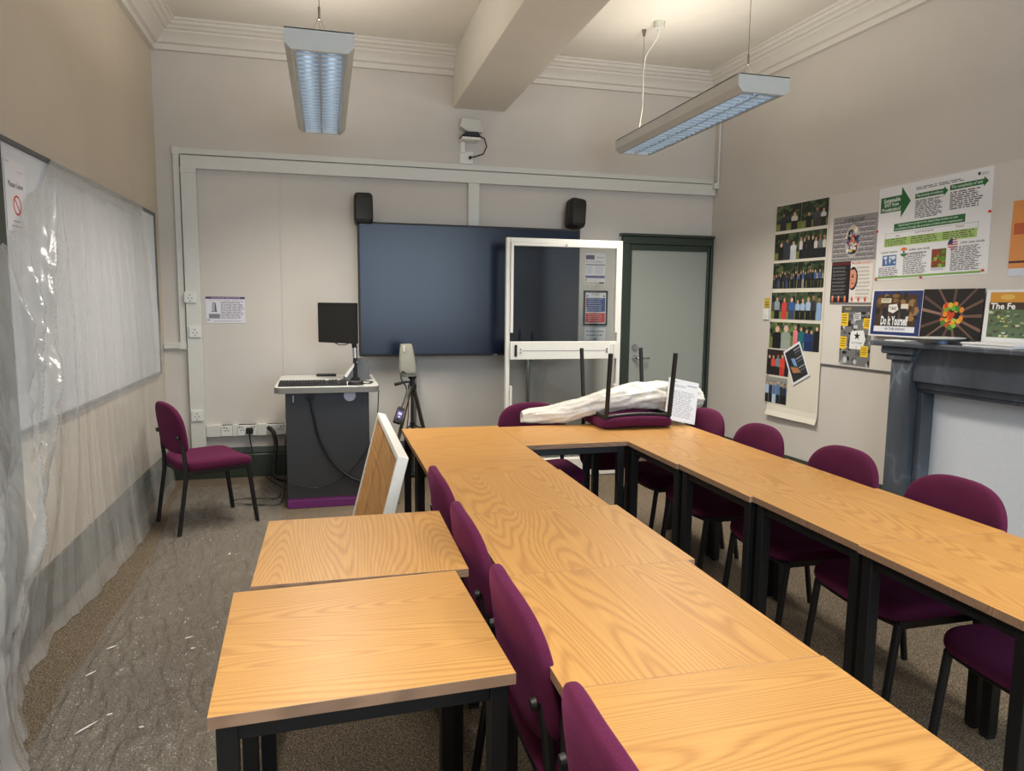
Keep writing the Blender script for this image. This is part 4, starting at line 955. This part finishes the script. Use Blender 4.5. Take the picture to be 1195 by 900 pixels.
for (fx, fy) in ((TX-.295, TY-.56), (TX+.19, TY-.14), (TX+.03, TY+.38)):
    b = MB(); b.bar((TX+(fx-TX)*.05, TY+(fy-TY)*.05, .82), (TX+(fx-TX)*.55, TY+(fy-TY)*.55, .38), .02, .026, M['bronze']); b.bar((TX+(fx-TX)*.5, TY+(fy-TY)*.5, .42), (fx, fy, .015), .013, .018, M['bronze']); lo = b.build('leg', tp, True, bevel=.002)
    b = MB(); b.tube([(fx, fy, 0), (fx, fy, .03)], [.014, .011], M['blackplastic'], 10); b.build('rubber_foot', lo, True)
    b = MB(); k = .42; b.tube([(TX, TY, .515), (TX+(fx-TX)*k, TY+(fy-TY)*k, .82-.805*k+.0)], .006, M['blackplastic'], 8); b.build('brace', tp, True)
td = thing('tracking_camera', 'tall beige plastic camera unit mounted on the tripod', 'camera', (TX-.035, TY, .906))
b = MB(); P0 = superell(32, .066, .05, .05, 4, 4)
b.rings([[Vector((u*q-.012*h, v*q, zz)) for u, v in P0] for zz, q, h in ((0, .86, 0), (.012, .98, 0), (.05, 1.03, 0), (.12, .97, .3), (.2, .83, .7), (.245, .72, .9), (.258, .62, 1))], M['beige']); b.build('housing', td, smooth=35)
b = MB(); b.box(-.055, .055, -.056, -.05, .026, .03, M['midgrey']); b.box(-.037, -.028, -.05, -.04, .2, .25, M['white']); b.build('seam_and_light', td)
t = thing('power_adapter', 'black cable adapter with a purple and white label strapped to the tripod leg', 'adapter', (.53, 5.46, .56))
Tm = Matrix.Translation((.527, 5.46, .63)) @ Matrix.Rotation(RAD(22), 4, 'Y') @ Matrix.Rotation(RAD(-25), 4, 'X')
b = MB(); b.box(-.028, .028, -.02, .02, -.065, .065, M['blackplastic'], Tm); b.build('adapter_body', t, True, bevel=.006)
b = MB(); b.box(-.022, .022, -.022, -.0195, -.03, .035, printm((86, 70, 140)), Tm); b.box(-.014, .014, -.023, -.0215, .0, .02, printm((214, 210, 226)), Tm); b.box(-.008, .008, -.023, -.0215, -.022, -.01, printm((214, 210, 226)), Tm); b.build('adapter_label', t, True)
cable([(.62, 5.7, .92), (.575, 5.64, .95), (.56, 5.6, .9), (.6, 5.58, .82), (.575, 5.52, .74), (.55, 5.48, .69)], .006, 'black lead running from the beige camera down to the adapter')
cable([(.63, 5.66, .86), (.6, 5.5, .6), (.56, 5.42, .4), (.5, 5.3, .2), (.47, 5.25, .06), (.5, 5.2, .012)], .004, 'thin black lead trailing beside the tripod leg to the floor')

# ------------------------------------------------------------------ leaning board
lb = thing('leaning_board', 'wood backed board with a pale frame leaning on edge against the chair', 'board', (.175, 3.55, 0)); 
lb.location = (.075, 3.52, .004); lb.rotation_euler = (0, RAD(14.2), 0)
b = MB(); b.box(-.008, .012, -.575, .575, .03, .86, M['boardwood']); b.build('board_panel', lb)
b = MB()
for q in ((-.6, -.575), (.575, .6)): b.box(-.016, .03, q[0], q[1], 0, .885, M['whitemetal'])
b.box(-.016, .03, -.575, .575, .86, .885, M['whitemetal']); b.box(-.016, .03, -.575, .575, 0, .03, M['whitemetal']); b.build('frame', lb, bevel=.003)
b = MB(); b.box(-.0095, -.0075, .12, .124, .03, .86, M['edge']); b.build('panel_joint', lb)

# ------------------------------------------------------------------ polythene roll and paper
def roll():
    ax = [(1.2, 4.36, .772, .034), (1.24, 4.35, .778, .042), (1.32, 4.33, .785, .05), (1.45, 4.3, .80, .062), (1.6, 4.27, .845, .07), (1.75, 4.25, .885, .078), (1.9, 4.245, .905, .084), (2.05, 4.245, .915, .086), (2.16, 4.25, .91, .084), (2.3, 4.255, .895, .08), (2.4, 4.26, .885, .06)]
    P = []
    for i in range(len(ax)-1):
        for k in range(14):
            q = k/14; P.append([a+(c-a)*q for a, c in zip(ax[i], ax[i+1])])
    P.append(list(ax[-1])); n = 56; rings = []
    for i, (x, y, z, r) in enumerate(P):
        ring = []
        for k in range(n):
            a = 2*pi*k/n
            cr = noise.noise(Vector((x*6, cos(a)*1.2, sin(a)*1.2)))*.3+abs(noise.noise(Vector((x*5+a*.6, cos(a)*2.6, sin(a)*2.6))))*.34-abs(noise.noise(Vector((x*13-a*1.1, cos(a)*3, sin(a)*3))))*.14-.06
            rr = r*(1+cr*.8)
            ring.append(Vector((x, y+cos(a)*rr*1.15, max(z+sin(a)*rr, .7345 if x < 1.6 else .7345))))
        rings.append(ring)
    b = MB(); b.rings(rings, M['roll'], False)
    # spiral inner end
    n0 = len(b.v); 
    for s0 in (.75, .45):
        x, y, z, r = ax[0]; b.rings([[Vector((x+dx, y+cos(2*pi*k/24)*r*s0, z+sin(2*pi*k/24)*r*s0)) for k in range(24)] for dx in (0.003, .05)], M['roll'], False)
    return b.build('polythene_roll', smooth=180)
tag(roll(), 'crumpled white roll of polythene lying across the far tables and upturned chair', 'plastic roll')
c = Canvas(.205, .275, (236, 238, 242), .0008)
c.lines(.08, .06, .3, .09, 1, (120, 124, 140), .6); c.lines(.08, .14, .6, .2, 2, (140, 144, 160), .4); c.lines(.08, .28, .94, .92, 16, (150, 154, 170), .35, .2); c.rect(.62, .1, .95, .13, (170, 176, 200))
U = Vector((.235, -.035, -.05)); V0 = Vector((-.02, .09, .26)); U.normalize(); V0 = (V0-U*V0.dot(U)).normalized()
c.put('paper_sheet', 'printed white sheet propped beside the upturned chair on the far tables', 'paper', Vector((2.262, 4.06, .737))-U*.205, U, V0)

# ------------------------------------------------------------------ pendant light fittings
def luminaire(cx, y0, y1, lab, mounts):
    zb, zt_ = 2.70, 2.80; hw = .165; ho = .122
    t = thing('pendant_light', lab, 'light', (cx, (y0+y1)/2, zb))
    b = MB()
    for s in (-1, 1):
        pr = [(s*hw, zt_), (s*hw, zb+.03), (s*(hw-.03), zb), (s*ho, zb), (s*ho, zb+.07)]
        b.add([(cx+x, y, z) for y in (y0+.01, y1-.01) for x, z in pr], [(k, k+1, k+6, k+5) for k in range(4)], M['lamp'])
    b.box(cx-hw, cx+hw, y0, y1, zt_-.006, zt_, M['lamp'])
    b.build('side_housing', t, True, fixn=False)
    for y in (y0, y1-.02):
        b = MB(); b.prism([(-hw-.001, zt_+.001), (-hw-.001, zb+.03), (-hw+.03, zb-.001), (hw-.03, zb-.001), (hw+.001, zb+.03), (hw+.001, zt_+.001)], (0, .02, 0), M['lamp'], (cx, y, 0), (1, 0, 0), Z)
        b.build('end_cap', t, True, bevel=.002)
    b = MB(); b.box(cx-ho, cx+ho, y0+.02, y1-.02, zb+.07, zb+.074, M['reflector']); b.build('reflector', t, True)
    b = MB()
    for x in (-ho+.004, -.004, ho-.012): b.box(cx+x, cx+x+.008, y0+.02, y1-.02, zb+.002, zb+.034, M['reflector'])
    n = int((y1-y0-.04)/.068)
    for k in range(1, n):
        y = y0+.02+(y1-y0-.04)*k/n
        for s in (-1, 1):
            xs = [(.006+(ho-.014)*q/6)*s for q in range(7)]; dz = [.030, .021, .014, .012, .014, .021, .030]
            vs = []
            for x, d_ in zip(xs, dz): vs += [(cx+x, y, zb+.004), (cx+x, y, zb+.034-.0*d_)]
            b.add(vs, [(2*q, 2*q+2, 2*q+3, 2*q+1) for q in range(6)], M['reflector'])
            x0_, x1_ = sorted((cx+.006*s, cx+(ho-.008)*s)); b.box(x0_, x1_, y-.0025, y+.0025, zb+.002, zb+.010, M['lamp'])
    b.build('louvre', t, True, fixn=False)
    for s in (-1, 1):
        b = MB(); b.tube([(cx+s*.062, y0+.03, zb+.054), (cx+s*.062, y1-.03, zb+.054)], .008, M['tube'], 10); b.build('fluorescent_tube', t, True, smooth=60)
    for my, hook in mounts:
        b = MB(); zz = zt_+.13
        b.tube([(cx-.05, my, zt_), (cx, my, zz), (cx, my, ZC-.03)], .0018, M['wire'], 6); b.tube([(cx+.05, my, zt_), (cx, my, zz)], .0018, M['wire'], 6)
        b.tube([(cx, my, zz-.02), (cx, my, zz+.04)], .006, M['wire'], 8); b.tube([(cx, my, ZC-.05), (cx, my, ZC)], [.008, .018], M['wire'], 12)
        b.build('suspension_wire', t, True, smooth=50)
        if hook:
            b = MB(); b.tube([(cx+.04, my-.18, ZC), (cx+.04, my-.18, ZC-.05)], [.045, .04], M['offwhite'], 18); b.build('ceiling_rose', t, True, smooth=40)
            b = MB(); b.tube([(cx+.04, my-.18, ZC-.05), (cx+.04, my-.16, ZC-.11), (cx+.01, my-.02, ZC-.2), (cx+.004, my, ZC-.3), (cx+.004, my, zz+.1), (cx-.02, my-.01, zz-.04), (cx-.06, my-.03, zt_)], .004, M['offwhite'], 6); b.build('power_lead', t, True, smooth=60)
    # light leaving the louvre (cut off towards the horizon like the real reflector)
    L = bpy.data.lights.new('louvre_light', 'AREA'); L.shape = 'RECTANGLE'; L.size = .22; L.size_y = y1-y0-.08; L.energy = 37; L.color = (1, .935, .83); L.spread = RAD(136)
    o = bpy.data.objects.new('louvre_light', L); COL.objects.link(o); o.location = (cx, (y0+y1)/2, zb-.004)
    L = bpy.data.lights.new('tube_uplight', 'AREA'); L.shape = 'RECTANGLE'; L.size = .2; L.size_y = y1-y0-.2; L.energy = 12; L.color = (1, .92, .82)
    o = bpy.data.objects.new('tube_uplight', L); COL.objects.link(o); o.location = (cx, (y0+y1)/2, zt_+.01); o.rotation_euler = (pi, 0, 0)
luminaire(-.005, 3.74, 5.52, 'left pendant fluorescent light seen end on above the lectern', ((3.92, False), (5.3, False)))
luminaire(2.44, 3.74, 5.52, 'right pendant fluorescent light hanging towards the end wall', ((3.92, False), (5.4, True)))

def area(name, loc, rot, sx, sy, e, c, spread=pi):
    L = bpy.data.lights.new(name, 'AREA'); L.shape = 'RECTANGLE'; L.size = sx; L.size_y = sy; L.energy = e; L.color = c; L.spread = spread
    o = bpy.data.objects.new(name, L); COL.objects.link(o); o.location = loc; o.rotation_euler = rot; return o
# daylight through the window behind the viewpoint
area('window_daylight', ((WX0+WX1)/2, YF-.14, (WZ0+WZ1)/2), (RAD(90), 0, 0), WX1-WX0, WZ1-WZ0, 125, (.68, .84, 1.0))
# added pair of unseen fill lights behind the viewpoint, brightening tables and lower walls
for x in (-.005, 2.44): area('rear_fill_light', (x, .9, 2.7), (0, 0, 0), .24, 1.7, 34, (1, .935, .83), RAD(140))
wd = bpy.data.worlds.new('world'); S.world = wd; wd.use_nodes = True
wd.node_tree.nodes['Background'].inputs[0].default_value = (.6, .75, 1, 1); wd.node_tree.nodes['Background'].inputs[1].default_value = .3

# ------------------------------------------------------------------ camera
cp, cr, cy = .115551, .0102099, -.2546
right = Vector((cos(cy), sin(cy), 0)); fwd = Vector((-sin(cy), cos(cy), 0)); upv = Vector((0, 0, 1))
f2 = fwd*cos(cp)-upv*sin(cp); u2 = upv*cos(cp)+fwd*sin(cp)
r3 = right*cos(cr)+u2*sin(cr); u3 = u2*cos(cr)-right*sin(cr)
cam = bpy.data.cameras.new('camera'); cam.sensor_width = 36; cam.lens = 36*833.36/1195; cam.clip_start = .02
co = bpy.data.objects.new('camera', cam); COL.objects.link(co)
co.matrix_world = Matrix(((r3.x, u3.x, -f2.x, 0), (r3.y, u3.y, -f2.y, 0), (r3.z, u3.z, -f2.z, 1.5), (0, 0, 0, 1)))
S.camera = co
S.view_settings.view_transform = 'Standard'
S.view_settings.look = 'None'
S.view_settings.exposure = 0.15
